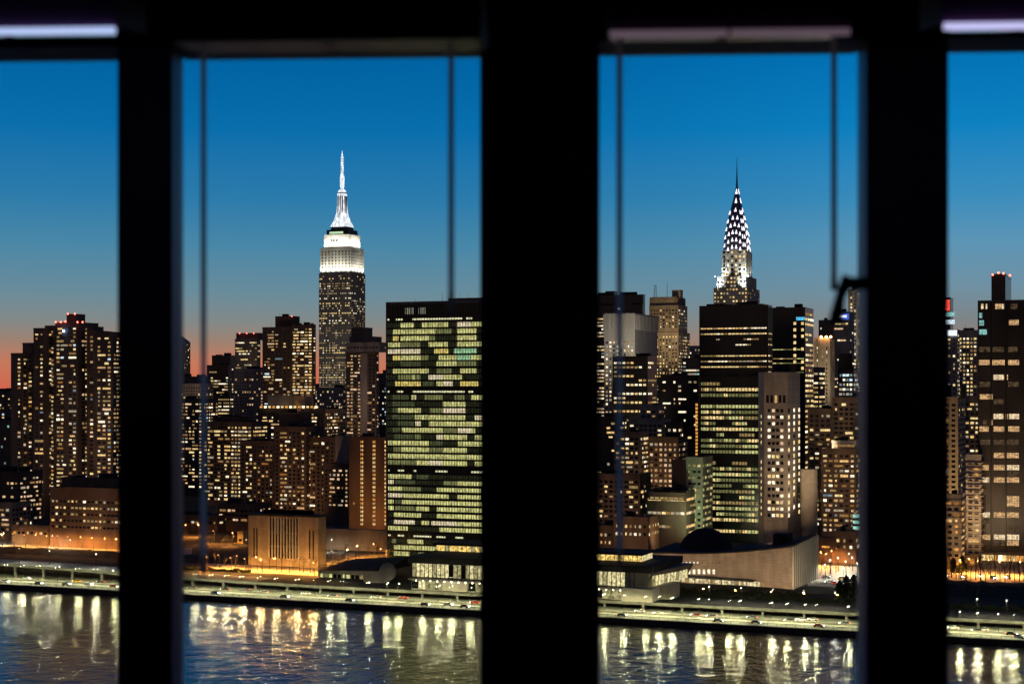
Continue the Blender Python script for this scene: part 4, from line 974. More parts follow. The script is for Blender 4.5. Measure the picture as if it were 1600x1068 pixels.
B('apartment_tower', 'black tower with sparse windows in front of the pale slotted tower', 'apartment tower', [dict(px0=957, pxc=1012, px1=1026, top=558, v=1150, win=off(p=.42, pal='gold', bw=3.2, w=2.2, fh=3.3))], glass_black)
t = B('apartment_tower', 'black tower with one straight column of amber windows on its right edge', 'apartment tower', [dict(px0=1032, pxc=1092, top=588, v=1130, depth=24, win=apt(p=.2, bw=3.6, w=2, pal='far', dark=False))], glass_black)
for k in range(15): pane(t, xat(1088.5, 1130), 1129.9, zat(632+k*5.5, xat(1088, 1130), 1130), 1.6, 1.7, W['amber'])
B('stepped_block', 'stepped stone building below the pale slotted tower', 'apartment block', [dict(px0=1000, pxc=1027, top=634, v=1085, depth=18, win=apt(p=.15)), dict(px0=982, pxc=1036, top=656, v=1078, depth=20, win=apt(p=.15, pal='far'))], stone_grey)
B('apartment_block', 'block with three bright window rows below the stepped stone building', 'apartment block', [dict(px0=998, pxc=1060, top=684, v=1040, depth=24, win=grd_(p=.62, pal='pink', bw=3, w=1.8)), dict(px0=1040, pxc=1060, top=662, v=1052, depth=12, win=grd_(p=.7, pal='far', bw=2.6))], brick_dark)
B('apartment_block', 'dim block at the left edge of the third window above the brown low building', 'apartment block', [dict(px0=910, pxc=963, top=652, v=1050, depth=24, win=apt(p=.16, pal='gold')), dict(px0=910, pxc=1000, top=742, v=960, depth=24, win=apt(p=.18, pal='gold'))], brick_dark)
B('apartment_block', 'block with bright window rows behind the cord of the third window', 'apartment block', [dict(px0=960, pxc=1000, top=676, v=1020, depth=20, win=apt(p=.45, pal='gold'))], concrete_dark)
B('office_block', 'pale green lit office block left of the black twin tower', 'office block', [dict(px0=1072, pxc=1098, top=716, v=935, depth=24, win=dict(fh=3.6, bw=2.3, w=1.8, h=1.5, p=.75, pal='lime', mode='grid')), dict(px0=1050, pxc=1071.8, top=720, v=936, depth=24, mat=brick_dark)], wall('green lit stone', (.32, .34, .26)))
B('low_block', 'dark roofed low block with a lit strip below the green lit offices', 'building', [dict(px0=1010, pxc=1072, top=768, v=915, depth=26, win=off(p=.5, pal='gold', fh=4)), dict(px0=1013, pxc=1070, top=771, v=912, basepy=781, depth=3, win=off(p=1.3, pal='gold', top=.8, bot=.6))], brick_dark)
B('brown_building', 'low brown building with a row of small lit windows left of the dome', 'building', [dict(px0=958, pxc=1013, top=809, v=880, depth=22, win=grd_(p=.6, pal='gold', fh=4.4, bw=2.5, w=1.3, h=1.6, botpy=848)), dict(px0=915, pxc=957.8, top=822, v=882, depth=22, win=grd_(p=.6, pal='pink', fh=4.4, bw=2.5, w=1.3, h=1.6))], brick_brown)
bt = off(p=.5, pal='lime', fh=3.6, bw=2.4, w=2.3, h=1.9, top=20, minpx=9); bt2 = dict(bt, p=1.7, top=2, pal='lime')
B('twin_glass_tower', 'black glass office tower with long yellow lit floors below the steel crowned spire', 'office tower',
  [dict(px0=1093, pxc=1200, top=479, v=1000, depth=12, ribs=(2.4, .28, .25), win=dict(off(p=.95, pal='gold', fh=3.5, bw=2.4, w=2.3, h=.8, top=12, minpx=9), botpy=586)), dict(px0=1093.4, pxc=1199.6, top=590, v=998.2, depth=1.7, win=bt2, ribs=(2.1, .4, .3)), dict(px0=1130, pxc=1192, top=477, v=1004, basepy=482, depth=18)], glass_black)
t = B('office_block', 'wide office block with blue sign and thin lit floor lines beside the black twin tower', 'office block', [dict(px0=1200.5, pxc=1258, px1=1271, top=482, v=1120, win=dict(off(p=.75, pal='lime', fh=3.2, bw=2.4, w=2.3, h=.6, top=24, minpx=9), botpy=590), side=off(p=1.0, pal='gold', top=2))], glass_black)
for px in (1242, 1254):
    for k in range(8):
        if rnd.random() < .75: pane(t, xat(px, 1120), 1119.7, zat(505+k*10, xat(px, 1120), 1120), 1.8, 2.0, W['yellow'])
pane(t, xat(1251, 1120), 1119.5, zat(497.5, xat(1251, 1120), 1120), 6, 2.2, glow('blue sign', (.12, .62, 1), .9), name='sign')
# pale mission tower with chamfered corners
t = thing('mission_tower', 'pale concrete tower with blank top and small square windows beside the black twin tower', 'office tower', (xat(1216, 920), 920, GZ))
v = 920; xa = xat(1194, v); xb = xat(1231, v); y1 = yat(1250, xb); y1 = v+24 if not (v+6 < y1 < v+60) else y1; zt = zat(581, xa, v); xl = xat(1185, v+6)
pale = wall('pale concrete', (.50, .43, .34), var=.22, scale=.2, joints=6)
MB().loft([[(xl, v+6, z), (xa, v, z), (xb, v, z), (xb, y1, z), (xl, y1, z)] for z in (GZ, zt)]).build('wall', pale, t)
MB().cyl((xa+xb)/2+2, v+14, zt, zat(568, xa, v), (xb-xa)*.5, n=20).build('roof_drum', roof_dark, t)
for k in range(5): pane(t, xa+2.0+k*(xb-xa-4)/4*.99, v-.03, zat(623, xa, v), 1.5, 4.4, pane_dark if k != 2 else W['peach'])
for j in range(17):
    for k in range(4):
        mt = W[rnd.choice(('white', 'yellow', 'white', 'pink'))] if rnd.random() < .42 else pane_dark
        pane(t, xa+3.0+k*(xb-xa-5.5)/3.4, v-.03, zat(641+j*10.2, xa, v), 1.7, 1.8, mt)
    for k in range(3):
        mt = W[rnd.choice(('white', 'yellow', 'white'))] if rnd.random() < .7 else pane_dark
        pane(t, xb+.03, v+3+k*(y1-v-6)/2, zat(641+j*10.2, xb, v+5), (y1-v)*.12, 2.2, mt, side=True)
    if j > 0: pane(t, (xl+xa)/2, v+2.96, zat(640+j*10.2, xa, v), .9, 1.8, W['yellow'] if rnd.random() < .85 else pane_dark, rz=math.atan2(-6, xa-xl))
spot(t, (xat(1200, 800), 800, 24), (xat(1212, v), v, 66), 420000, (1, .62, .33), 60, 1, 1.5)
spot(t, (xat(1300, 930), 905, 24), (xb, v+14, 70), 60000, (1, .72, .45), 90, 1, 1.5)
MB().cyl(xat(1262, 940), 944, GZ, zat(733, xat(1263, 940), 940), 5, n=24).build('round_wing', pale, t)
# right hand cluster
t = B('ribbed_tower', 'narrow ribbed stone tower with orange lights along its top', 'office tower', [dict(px0=1273, pxc=1296, px1=1303, top=529, v=1350, ribs=(3.2, 1.0, .6), win=grd_(p=.35, pal='far', bw=3.2, w=1.5, top=6))], wall('warm ribbed stone', (.42, .36, .28)), plant=False)
bulbs(t, [(xat(p, 1348), 1348, zat(526, xat(p, 1348), 1348)) for p in (1283, 1291, 1298)], lampmat('orange roof lamp', (1, .4, .12), 40), .9, 'roof_lamp')
B('office_tower', 'dark square topped tower behind the ribbed tower with orange lights', 'office tower', [dict(px0=1279, pxc=1302, top=501, v=1620, depth=22, win=grd_(p=.15))], concrete_dark)
t = B('office_tower', 'grey office tower with glowing blue and white sign near its top', 'office tower', [dict(px0=1302, pxc=1328, top=488, v=1500, depth=24, win=off(p=.12, pal='far')), dict(px0=1303, pxc=1327, top=501, v=1498, basepy=511, depth=1.8, win=off(p=1.2, pal='lime', top=1, bot=1))], stone_grey)
pane(t, xat(1315, 1497), 1497, zat(494.5, xat(1315, 1497), 1497), 13, 5.2, glow('blue sign ground', (.1, .2, .9), .9), name='sign_board'); pane(t, xat(1315, 1496.6), 1496.7, zat(494, xat(1315, 1497), 1497), 9, 2.2, glow('white sign letters', (.85, .92, 1), 2.2), name='sign_lettering')
t = B('stone_tower', 'tall pale tower with thin aerial beside the right hand post', 'office tower', [dict(px0=1326, pxc=1352, top=453, v=1700, depth=26, ribs=(4, 1, .6), win=grd_(p=.5, pal='far', bw=3.6)), dict(px0=1331, pxc=1349, top=443, v=1706, basepy=453, depth=14, mat=concrete_dark)], stone_grey, plant=False)
MB().tube((xat(1343, 1710), 1710, zat(443, xat(1343, 1710), 1710)), (xat(1343, 1710), 1710, zat(398, xat(1343, 1710), 1710)), .5, .2, 5).build('aerial', metal_dark, t)
t = B('glass_block', 'blue white lit glass block under a dark round cap', 'office block', [dict(px0=1309, pxc=1334, top=580, v=1160, depth=20, win=dict(fh=3.4, bw=2.4, w=2.0, h=1.7, p=.8, pal='cool', mode='grid', botpy=628, top=1))], glass_blue, plant=False)
MB().cyl(xat(1321, 1168), 1168, zat(580, xat(1321, 1160), 1160), zat(552, xat(1321, 1160), 1160), 5.6, 4.6, n=20).build('round_cap', roof_dark, t)
B('office_block', 'narrow yellow windowed block right of the pale mission tower', 'office block', [dict(px0=1245, pxc=1280, top=575, v=1240, depth=24, win=off(p=.9, pal='office'))], concrete_dark)
B('residential_block', 'dark residential block with a pale roof terrace left of the right hand post', 'apartment block', [dict(px0=1262, pxc=1300, top=640, v=1060, depth=24, win=apt(p=.28, pal='gold')), dict(px0=1300.3, pxc=1345, top=622, v=1056, depth=24, win=apt(p=.16, pal='far')), dict(px0=1283, pxc=1338, top=702, v=1010, depth=20, win=apt(p=.5, pal='apt')), dict(px0=1300, pxc=1338, top=690, v=1018, basepy=703, depth=10, mat=limestone, win=off(p=1, top=.6, bot=.6, pal='gold'))], brick_dark)
B('striped_block', 'small dark block with five cyan lit floors beside the right hand post', 'office block', [dict(px0=1332, pxc=1362, top=798, v=925, depth=20, win=dict(fh=3.6, bw=9, w=8.6, h=1.9, p=1, pal='cool', mode='column', top=1, botpy=846))], glass_black)
for o_ in list(bpy.data.objects):
    if o_.name.startswith('striped_block'): 
        for k in range(5): pane(o_, xat(1341.5, 924.5), 924.6, zat(806+k*9, xat(1341, 925), 925), 6.4, 1.7, glow('cyan office', (.42, .85, .72), .8))
B('low_block', 'low brown block with paired white windows above the plaza', 'building', [dict(px0=1302, pxc=1337, top=832, v=895, depth=20, win=grd_(p=.5, pal='far', fh=3.6, bw=3.4, w=2))], brick_brown)
B('low_block', 'amber lit low shop block right of the finned glass end', 'building', [dict(px0=1277, pxc=1303, top=842, v=900, depth=16, win=apt(p=.6, pal='amber', fh=3.4))], brick_brown)
# -- beyond the right hand window
t = B('sign_tower', 'slim tower with red sign and cyan lit bands at the edge of the right window', 'office tower', [dict(px0=1455, pxc=1485, top=466, v=1500, depth=24, win=off(p=.35, pal='gold', top=40))], glass_black, plant=False)
pane(t, xat(1478.5, 1498), 1498.5, zat(477, xat(1478, 1500), 1500), 6, 10, W['red'], name='sign'); 
for k, c in ((491, 'cyan'), (503, 'cool')): pane(t, xat(1480, 1498), 1498.5, zat(k, xat(1478, 1500), 1500), 8+k/100, 4, W[c], name='light_band')
t = B('stone_tower', 'grey tower with a white sign behind the beige balcony tower', 'office tower', [dict(px0=1478, pxc=1496, top=516, v=1400, depth=20, win=grd_(p=.3, pal='far'))], stone_grey, plant=False)
pane(t, xat(1488, 1398), 1398.8, zat(520, xat(1488, 1400), 1400), 7.5, 4.6, glow('white sign', (.8, .9, 1), 1.6), name='sign')
B('office_tower', 'far office tower with a dense grid of yellow windows left of the glass slab', 'office tower', [dict(px0=1496.5, pxc=1528, top=517, v=1460, depth=24, win=grd_(p=.8, pal='gold', bw=3.0, w=2.0, top=5))], stone_grey)
B('balcony_tower', 'plain beige residential tower with dark rounded roof tanks by the right hand post', 'apartment tower', [dict(px0=1462, pxc=1497, px1=1509, top=622, v=1000, win=apt(p=.06)), dict(px0=1470, pxc=1484, top=603, v=1008, basepy=622, depth=10, mat=roof_dark), dict(px0=1500, pxc=1507, top=601, v=1008, basepy=622, depth=7, mat=roof_dark)], wall('beige render', (.42, .33, .22), var=.12))
B('apartment_tower', 'dark block with yellow windows between the beige tower and the glass slab', 'apartment tower', [dict(px0=1505, pxc=1533, top=622, v=1110, depth=20, win=apt(p=.6, pal='gold'))], concrete_dark)
B('apartment_block', 'beige apartment block with stacked balconies left of the glass slab', 'apartment block', [dict(px0=1509, pxc=1533, top=712, v=930, depth=18, bands=(3.1, .35, 1.1), win=apt(p=.12, pal='amber'))], stone_beige)
B('apartment_block', 'lower beige block with bright balconies at the edge of the right window', 'apartment block', [dict(px0=1455, pxc=1502, top=774, v=890, depth=18, bands=(3.1, .35, 1.1), win=apt(p=.4, pal='amber'))], stone_beige)
B('shop_row', 'low amber lit shop row behind the street trees left of the glass slab', 'shop', [dict(px0=1470, pxc=1526, top=868, v=905, depth=10, win=dict(fh=4, bw=2.6, w=2.1, h=2.8, p=.85, pal='amber', mode='grid', top=.6, bot=.3))], stone_tan, plant=False)
# glass slab
v = 940; t = B('glass_slab', 'tall dark glass residential slab with broad warm windows at the right edge', 'apartment tower', [dict(px0=1528, pxc=1612, top=471, v=v, depth=26, bands=(3.55, .35, .18), mat=wall('bronze curtain wall', (.10, .085, .07), rough=.4, var=.3)), dict(px0=1549, pxc=1571, px1=1580, top=430, v=v+5, basepy=471)], glass_black, plant=False)
bulbs(t, [(xat(p, v+4), v+4, zat(q, xat(p, v+4), v+4)) for p, q in ((1551, 429), (1560, 426), (1568, 427), (1578, 430))], red_lamp, .6, 'beacon')
peach = glow('lit flat', (1, .58, .26), .7, (.5, .5, .9), .35, 1.6); peachd = glow('dim flat', (.9, .55, .3), .08, (.5, .5, .9), .2, 2); whitef = glow('bright flat', (1, .74, .44), 1.0, (.6, .6, .9), .4, 1.5)
Xa = lambda c: xat(1460+c/3.686, v); Xb = lambda c: xat(1460+c/2.75, v)
for (X, y0_, sc_, rows) in ((Xa, 410, 3.686, [(253, '268-282w 294-305w 350-384p 386-400w 440-478d'), (345, '430-485p'), (400, '258-302c'), (348, '258-285c'), (305, '258-275c'), (500, '258-320d 335-400d 425-480d'), (575, '257-318p 333-406p 425-488p'), (660, '340-400w 411-424p'), (700, '258-320d 425-485d'), (772, '262-312p 318-335p'), (800, '340-400d'), (885, '340-398w 410-424p 430-488w'), (920, '280-300d 322-335p'), (957, '260-312p 340-402p 426-490p'), (1030, '430-485d')]),
                            (Xb, 680, 2.75, [(28, '197-240d 255-300d 310-362d'), (85, '255-300p 310-362p'), (137, '197-233p 255-302p 310-364w'), (165, '310-364d'), (190, '197-236w 255-302p 310-364p'), (240, '197-230d'), (270, '308-365p'), (293, '308-365p'), (340, '197-238w 255-302p 310-362p'), (365, '197-238d'), (435, '197-240p 255-304w 310-365w'), (460, '255-300d 310-362p'), (400, '310-362d')])):
    for cy_, s in rows:
        for it in s.split():
            a_, b2 = it[:-1].split('-'); x0_, x1_ = X(int(a_)), X(int(b2)); z = zat(y0_+cy_/sc_, x0_, v)
            pane(t, (x0_+x1_)/2, v-.2, z, x1_-x0_, 2.9, {'w': whitef, 'p': peach, 'd': peachd, 'c': W['cyan']}[it[-1]])
ml = MB()
for k in range(36): xx = xat(1528, v)+k*.86; ml.box(xx-.07, xx+.07, v-.45, v-.1, GZ+6, zat(473, xx, v))
ml.build('mullion', metal_dark, t, kind='stuff')
for px in (1548.5, 1572.5): MB().box(xat(px, v)-.35, xat(px, v)+.35, v-.6, v+.01, GZ, zat(472, xat(px, v), v)).build('pier', metal_dark, t)
MB().box(xat(1526, v), xat(1612, v), v-6, v-.7, GZ, GZ+5.5).build('podium', stone_tan, t)
for k in range(12): pane(t, xat(1530+k*6.6, v-6), v-6.05, GZ+2.6, 2.0, 3.2, W[rnd.choice(('amber', 'yellow', 'warm', 'hot'))], name='shop_window')
def facade_fill(label_start, px, vf, pyf, to, P, col=(1, .76, .48), ang=70):  # unseen spots added to lift dark facades, standing in for city glow
    for o_ in bpy.data.objects:
        if o_.parent is None and str(o_.get('label', '')).startswith(label_start):
            x = xat(px, vf); P *= 1.7; tp, tv, ty = to; spot(o_, (x, vf, zat(pyf, x, vf)), (xat(tp, tv), tv, zat(ty, xat(tp, tv), tv)), P, col, ang, 1, 1.2); return
    raise KeyError(label_start)
facade_fill('pale stone tower with dark', 990, 1245, 560, (985, 1300, 520), 60000, (1, .88, .72), 100)
facade_fill('brown brick tower', 1050, 1590, 560, (1045, 1650, 500), 70000, (1, .76, .45), 100)
facade_fill('narrow ribbed stone', 1290, 1300, 620, (1288, 1350, 570), 40000, (1, .76, .48), 100)
facade_fill('plain beige residential', 1500, 955, 840, (1490, 1000, 700), 60000, (1, .64, .32), 110)
facade_fill('beige apartment block with', 1522, 900, 850, (1521, 930, 780), 16000, (1, .64, .32), 110)
facade_fill('lower beige block', 1488, 860, 860, (1485, 890, 800), 9000, (1, .6, .28), 110)
facade_fill('brown brick hotel', 572, 950, 830, (575, 985, 770), 14000, (1, .5, .18), 120)
facade_fill('dark crenellated', 450, 1000, 806, (450, 1056, 730), 26000, (1, .5, .22), 130)
facade_fill('broad dark residential', 455, 1380, 640, (452, 1450, 570), 26000, (1, .6, .35), 110)
facade_fill('tall pale tower with thin', 1335, 1640, 560, (1338, 1700, 500), 60000, (1, .8, .58), 90)
facade_fill('stepped dark apartment', 95, 935, 750, (95, 1000, 640), 26000, (1, .55, .32), 120)
facade_fill('pale green lit', 1086, 900, 830, (1086, 935, 770), 16000, (.8, 1, .55), 120)
facade_fill('pale stone block behind', 300, 1480, 640, (295, 1520, 610), 9000, (1, .7, .5), 110)
facade_fill('long low tan', 550, 838, 866, (552, 862, 845), 5000, (1, .55, .22), 140)
facade_fill('black tower with sparse', 985, 1100, 700, (985, 1150, 620), 26000, (1, .7, .45), 110)
facade_fill('stepped stone building', 1005, 1040, 730, (1008, 1080, 680), 16000, (1, .62, .36), 120)
facade_fill('block with three bright', 1030, 1000, 790, (1028, 1040, 720), 14000, (1, .6, .34), 120)
facade_fill('dim block at the left', 945, 925, 820, (945, 960, 770), 8000, (1, .6, .34), 130)
facade_fill('dark residential block', 1300, 960, 800, (1300, 1010, 730), 16000, (1, .6, .36), 130)
facade_fill('dark residential block', 1290, 1012, 700, (1285, 1060, 665), 14000, (1, .66, .42), 130)
facade_fill('low brown building', 975, 850, 862, (980, 880, 830), 5000, (1, .58, .3), 130)
facade_fill('dark roofed low block', 1040, 880, 850, (1042, 912, 800), 6000, (1, .66, .36), 130)
facade_fill('apartment block with bright window', 350, 1085, 800, (355, 1140, 730), 20000, (1, .58, .32), 130)
facade_fill('apartment tower with warm', 300, 1180, 790, (295, 1240, 710), 16000, (1, .58, .34), 120)
facade_fill('low brick hospital', 130, 790, 862, (130, 815, 810), 5200, (1, .66, .4), 140)
facade_fill('square dark tower', 386, 1740, 620, (386, 1800, 560), 30000, (1, .74, .54), 110)
facade_fill('dark apartment tower with stepped', 565, 1270, 680, (565, 1330, 600), 22000, (1, .6, .42), 110)
facade_fill('tallest stepped', 530, 1900, 640, (530, 2050, 520), 90000, (1, .85, .66), 90)
facade_fill('tall dark glass residential', 1560, 890, 850, (1565, 940, 700), 26000, (1, .66, .42), 120)
facade_fill('white rounded wall', 600, 712, 918, (604, 724, 893), 1500, (1, .82, .6), 120)
facade_fill('low dark roofed pavilion', 540, 718, 908, (545, 735, 896), 900, (1, .85, .6), 140)
print('WINDOWS', COUNT, 'OBJ', len(bpy.data.objects))

# ================================================================== lamps, trees, traffic
SOD = (1, .38, .07); WHT = (1, .93, .74); GRN = (1, .95, .48)
sodium = lampmat('sodium lamp', (1, .5, .13), 2.6); whitel = lampmat('white street lamp', WHT, 6); roadl = lampmat('road lamp', GRN, 1.5)
DOWN = {sodium.name: lampmat('sodium lens', SOD, 4200), whitel.name: lampmat('white lens', WHT, 1300), roadl.name: lampmat('road lens', GRN, 900)}; dimw = lampmat('dim white lamp', WHT, .9); DOWN[dimw.name] = lampmat('mast lens', WHT, 700)
HEAD = {}
def head_mesh(m, r):
    k = (m.name, r)
    if k not in HEAD: HEAD[k] = MB().ball((0, 0, 0), r, 8, 5, sz=.7).mesh('lamp', m)
    return HEAD[k]
def lens_mesh(m):
    k = ('lens', m.name)
    if k not in HEAD: HEAD[k] = MB().loft([[(rr_*math.cos(2*math.pi*q/10), rr_*math.sin(2*math.pi*q/10), zz_) for q in range(10)] for rr_, zz_ in ((.3, -.03), (.42, 0))]).mesh('lens', DOWN[m.name])
    return HEAD[k]
pole_me = MB().cyl(0, 0, 0, .4, .16, .14, 8).cyl(0, 0, .4, 1, .09, .06, 8).mesh('pole', metal_dark)
arm_me = MB().tube((0, 0, 0), (0, -1.3, .25), .05, .04, 5).mesh('arm', metal_dark)
hood_me = MB().loft([[(-.62, -.62, 0), (.62, -.62, 0), (.62, .62, 0), (-.62, .62, 0)], [(-.18, -.18, .28), (.18, -.18, .28), (.18, .18, .28), (-.18, .18, .28)]]).mesh('hood', metal_dark)
lampcount = {}
def street_lamp(px, v, h, m, r, desc, group, z0=None, arm=True):
    x = xat(px, v); z0 = GZ if z0 is None else z0
    s = near_of(px); key = desc+s; lampcount[key] = lampcount.get(key, 0)+1
    t = thing('street_lamp', '%s, %s by the %s' % (desc, ORD[min(19, lampcount[key]-1)], s), 'street lamp', (x, v, z0), group)
    copyof(pole_me, 'pole', (0, 0, 0), t, scale=(1, 1, h))
    hx, hy = (0, 0)
    if arm: copyof(arm_me, 'arm', (0, 0, h), t); hy = -1.4
    copyof(hood_me, 'hood', (hx, hy, h+.28), t); copyof(head_mesh(m, r), 'globe', (hx, hy, h+.62), t); copyof(lens_mesh(m), 'lens', (hx, hy, h+.26), t)
    return t
# sodium lamps round the library and the streets behind
for px, v in ((325, 742), (343, 752), (362, 742), (372, 752), (384, 741), (402, 752), (410, 742), (432, 752), (452, 745), (468, 753), (485, 748), (491, 738), (508, 800), (520, 792), (545, 805), (560, 828), (585, 840), (597, 815)):
    street_lamp(px, v, 6.5, sodium, .36, 'sodium street lamp with orange glow', 'orange sodium street lamps')
for px, v in ((4, 803), (22, 806), (40, 802), (58, 806), (75, 803), (92, 804), (108, 802), (128, 805), (146, 803), (166, 804), (184, 802), (292, 900), (312, 905), (335, 868), (365, 862), (1283, 880), (1292, 870), (1300, 888), (1486, 872), (1500, 866), (1514, 874), (1529, 866), (1545, 873), (1562, 866), (1578, 874), (1594, 868)):
    street_lamp(px, v, 7.5, sodium, .38, 'sodium lamp on the street behind the lawn', 'orange sodium street lamps')
for px, v in ((8, 812), (84, 808), (112, 790), (520, 850), (506, 846), (1298, 846), (1310, 858), (1322, 840), (1332, 862), (1340, 835), (1327, 880), (1290, 820), (1318, 812)):
    street_lamp(px, v, 7, whitel, .3, 'white street lamp', 'white street lamps')
for px in (1108, 1158, 1208, 1256, 1305, 1527, 1573, 77, 30, 150):
    x = xat(px, 712); street_lamp(px, 712, 7.2, dimw, .42, 'pale lamp mast standing on the upper road deck', 'lamp masts on the upper deck', deck_z(x)-.35, arm=False)
# lamps fixed under the edge of the upper deck
cnt = {}
twin_me = MB().tube((0, -1.5, 8.3), (0, 1.5, 8.3), .06, .06, 5).mesh('cross_arm', metal_dark)
for px in (-20, 10, 35, 60, 90, 122, 150, 180, 225, 305, 330, 355, 378, 405, 432, 465, 492, 515, 535, 575, 605, 622, 660, 685, 705, 735, 790, 850, 900, 944, 975, 1009, 1030, 1050, 1092, 1107, 1140, 1156, 1205, 1230, 1258, 1276, 1325, 1400, 1450, 1500, 1528, 1560, 1585, 1615):
    x = xat(px, 690.5); s = near_of(px); cnt[s] = cnt.get(s, 0)+1
    t = thing('road_lamp', 'slim twin armed lamp mast on the road median, %s below the %s' % (ORD[cnt[s]-1], s), 'street lamp', (x, 690.5, 2.2), 'lamp masts on the road median')
    copyof(pole_me, 'pole', (0, 0, 0), t, scale=(.7, .7, 8.3)); copyof(twin_me, 'cross_arm', (0, 0, 0), t)
    for sy in (-1.5, 1.5): copyof(hood_me, 'hood', (0, sy, 8.22), t, scale=(1, 1, .5)); copyof(lens_mesh(roadl), 'lens', (0, sy, 8.19), t)

# ---- bare winter trees
def tree_mesh(seed, H, spread):
    r = random.Random(seed); tr_ = MB(); br = MB()
    def grow(p, d, ln, rad, lev):
        q = p+d*ln
        (tr_ if lev == 0 else br).tube(p, q, rad, rad*.62, 6 if lev < 2 else 3)
        if lev >= 4: return
        for k in range(3 if lev < 3 else 2):
            nd = (d*1.2+Vector((r.uniform(-1, 1), r.uniform(-1, 1), r.uniform(-.15, .7)))*spread).normalized()
            grow(q if k else p+d*ln*r.uniform(.6, 1), nd, ln*r.uniform(.6, .85), rad*.6, lev+1)
    grow(Vector((0, 0, 0)), Vector((0, 0, 1)), H*.32, H*.02, 0)
    return tr_.mesh('trunk', bark), br.mesh('crown', bark)
TREES = [tree_mesh(11, 13, .8), tree_mesh(12, 15, .65), tree_mesh(13, 11, .9)]
tc_ = {}
def tree(px, v, i, s=1, rz=0, desc='bare winter tree', group='bare trees'):
    x = xat(px, v); nb = near_of(px); k = desc+nb; tc_[k] = tc_.get(k, 0)+1
    t = thing('bare_tree', '%s, %s by the %s' % (desc, ORD[min(19, tc_[k]-1)], nb), 'tree', (x, v, GZ), group, rz)
    for nm, me in zip(('trunk', 'crown'), TREES[i]): copyof(me, nm, (0, 0, 0), t, scale=(s, s, s))
for k, (px, v) in enumerate(((322, 748), (336, 757), (350, 746), (368, 757), (392, 758), (408, 748), (421, 757), (440, 750), (458, 757), (474, 749), (494, 758), (512, 812), (528, 806), (540, 822), (556, 816), (575, 832), (590, 828))):
    tree(px, v, k % 3, .62+.16*((k*7) % 5)/5, k, 'bare tree glowing orange in lamp light', 'bare trees near the library')
for k in range(17):
    px = 1479+k*7.6; tree(px, 838+(k*13) % 17, k % 3, .92+.2*((k*3) % 4)/4, k*1.3, 'tall bare tree dark against the lit street', 'street trees right of the plaza')
for k, px in enumerate((1289, 1297, 1306, 1284)): tree(px, 840+k*5, k % 3, .7, k, 'small bare tree', 'trees by the plaza')

# ---- hedges and evergreens in the garden
def leafy(name, pts, n_, sz, seed):
    r = random.Random(seed); b = MB()
    for _ in range(n_):
        c = pts(r); d = Vector((r.uniform(-1, 1), r.uniform(-1, 1), r.uniform(-1, 1))).normalized(); u = d.orthogonal().normalized(); w_ = d.cross(u); s = sz*r.uniform(.6, 1.3)
        b.poly([c+u*s, c+w_*s*.6, c-u*s, c-w_*s*.6])
    return b.mesh(name, hedge_m)
def bank(p0, p1, v, w_, h, seed, label):
    x0, x1 = xat(p0, v), xat(p1, v); t = thing('hedge', label, 'hedge', ((x0+x1)/2, v, GZ), 'garden hedges')
    L_ = x1-x0
    def pt(r):
        f = r.random(); hh = h*(.65+.35*math.sin(f*9+seed)*math.sin(f*23+seed*2)); rr_ = r.random()**.4
        a = r.random()*math.pi; return Vector(((f-.5)*L_, -math.cos(a)*w_*rr_, abs(math.sin(a))*hh*rr_+.05))
    copyof(leafy('foliage', pt, int(L_*55), .38, seed), 'foliage', (0, 0, 0), t)
bank(1045, 1095, 744, 2.2, 3.0, 1, 'dark garden hedge left of the lit orange patches below the assembly hall')
bank(1095, 1145, 746, 2.2, 3.4, 2, 'garden hedge below the small windows of the assembly hall')
bank(1145, 1200, 745, 2.2, 3.2, 3, 'garden hedge lit orange below the blank curved wall')
bank(1200, 1262, 747, 2.2, 3.4, 4, 'garden hedge lit orange below the pale corner of the assembly hall')
bank(1030, 1190, 731, 1.8, 2.6, 5, 'long dark hedge behind the lamp masts of the upper deck')
bank(1190, 1330, 732, 2.0, 3.0, 6, 'long dark hedge below the lit plaza')
bank(280, 390, 738, 2.0, 2.2, 7, 'dark hedge along the riverside lot left of the library')
bank(1478, 1620, 735, 2.4, 3.4, 8, 'dark hedge above the road at the right edge')
for px in (1100, 1150, 1206, 1257, 1309):
    x = xat(px, 741); t = thing('garden_lamp', 'low orange garden lamp by the hedge below the '+near_of(px)+(', right hand one' if px in (1309, 1206) else ', nearer the dome' if px == 1100 else ''), 'lamp', (x, 739.5, GZ), 'garden lamps')
    copyof(pole_me, 'pole', (0, 0, 0), t, scale=(.6, .6, 2.6)); copyof(head_mesh(lampmat('garden lamp', SOD, 130), .26), 'lamp', (0, 0, 2.7), t); copyof(hood_me, 'hood', (0, 0, 2.95), t, scale=(.8, .8, .8))
EV = None
for k, (px, v, h) in enumerate(((1312, 742, 9), (1322, 746, 11), (1334, 741, 12), (1345, 747, 10), (1490, 862, 9), (1503, 866, 10))):
    x = xat(px, v); t = thing('evergreen_tree', 'dark evergreen tree by the %s, %s of its clump' % (near_of(px), ORD[k % 4]), 'tree', (x, v, GZ), 'dark evergreens')
    MB().cyl(0, 0, 0, 3, .3, .2, 7)
    me = MB().cyl(0, 0, 0, h*.5, .28, .12, 7).mesh('trunk', bark); copyof(me, 'trunk', (0, 0, 0), t)
    def pt(r, h=h): 
        zz_ = r.random()**.8; a = r.random()*6.283; rad = (1.0-zz_)**.6*h*.34*(.75+.35*math.sin(a*3+zz_*7))*r.random()**.4+.1; return Vector((rad*math.cos(a), rad*math.sin(a), h*.12+zz_*h*.88))
    copyof(leafy('crown', pt, 1500, .4, 30+k), 'crown', (0, 0, 0), t)
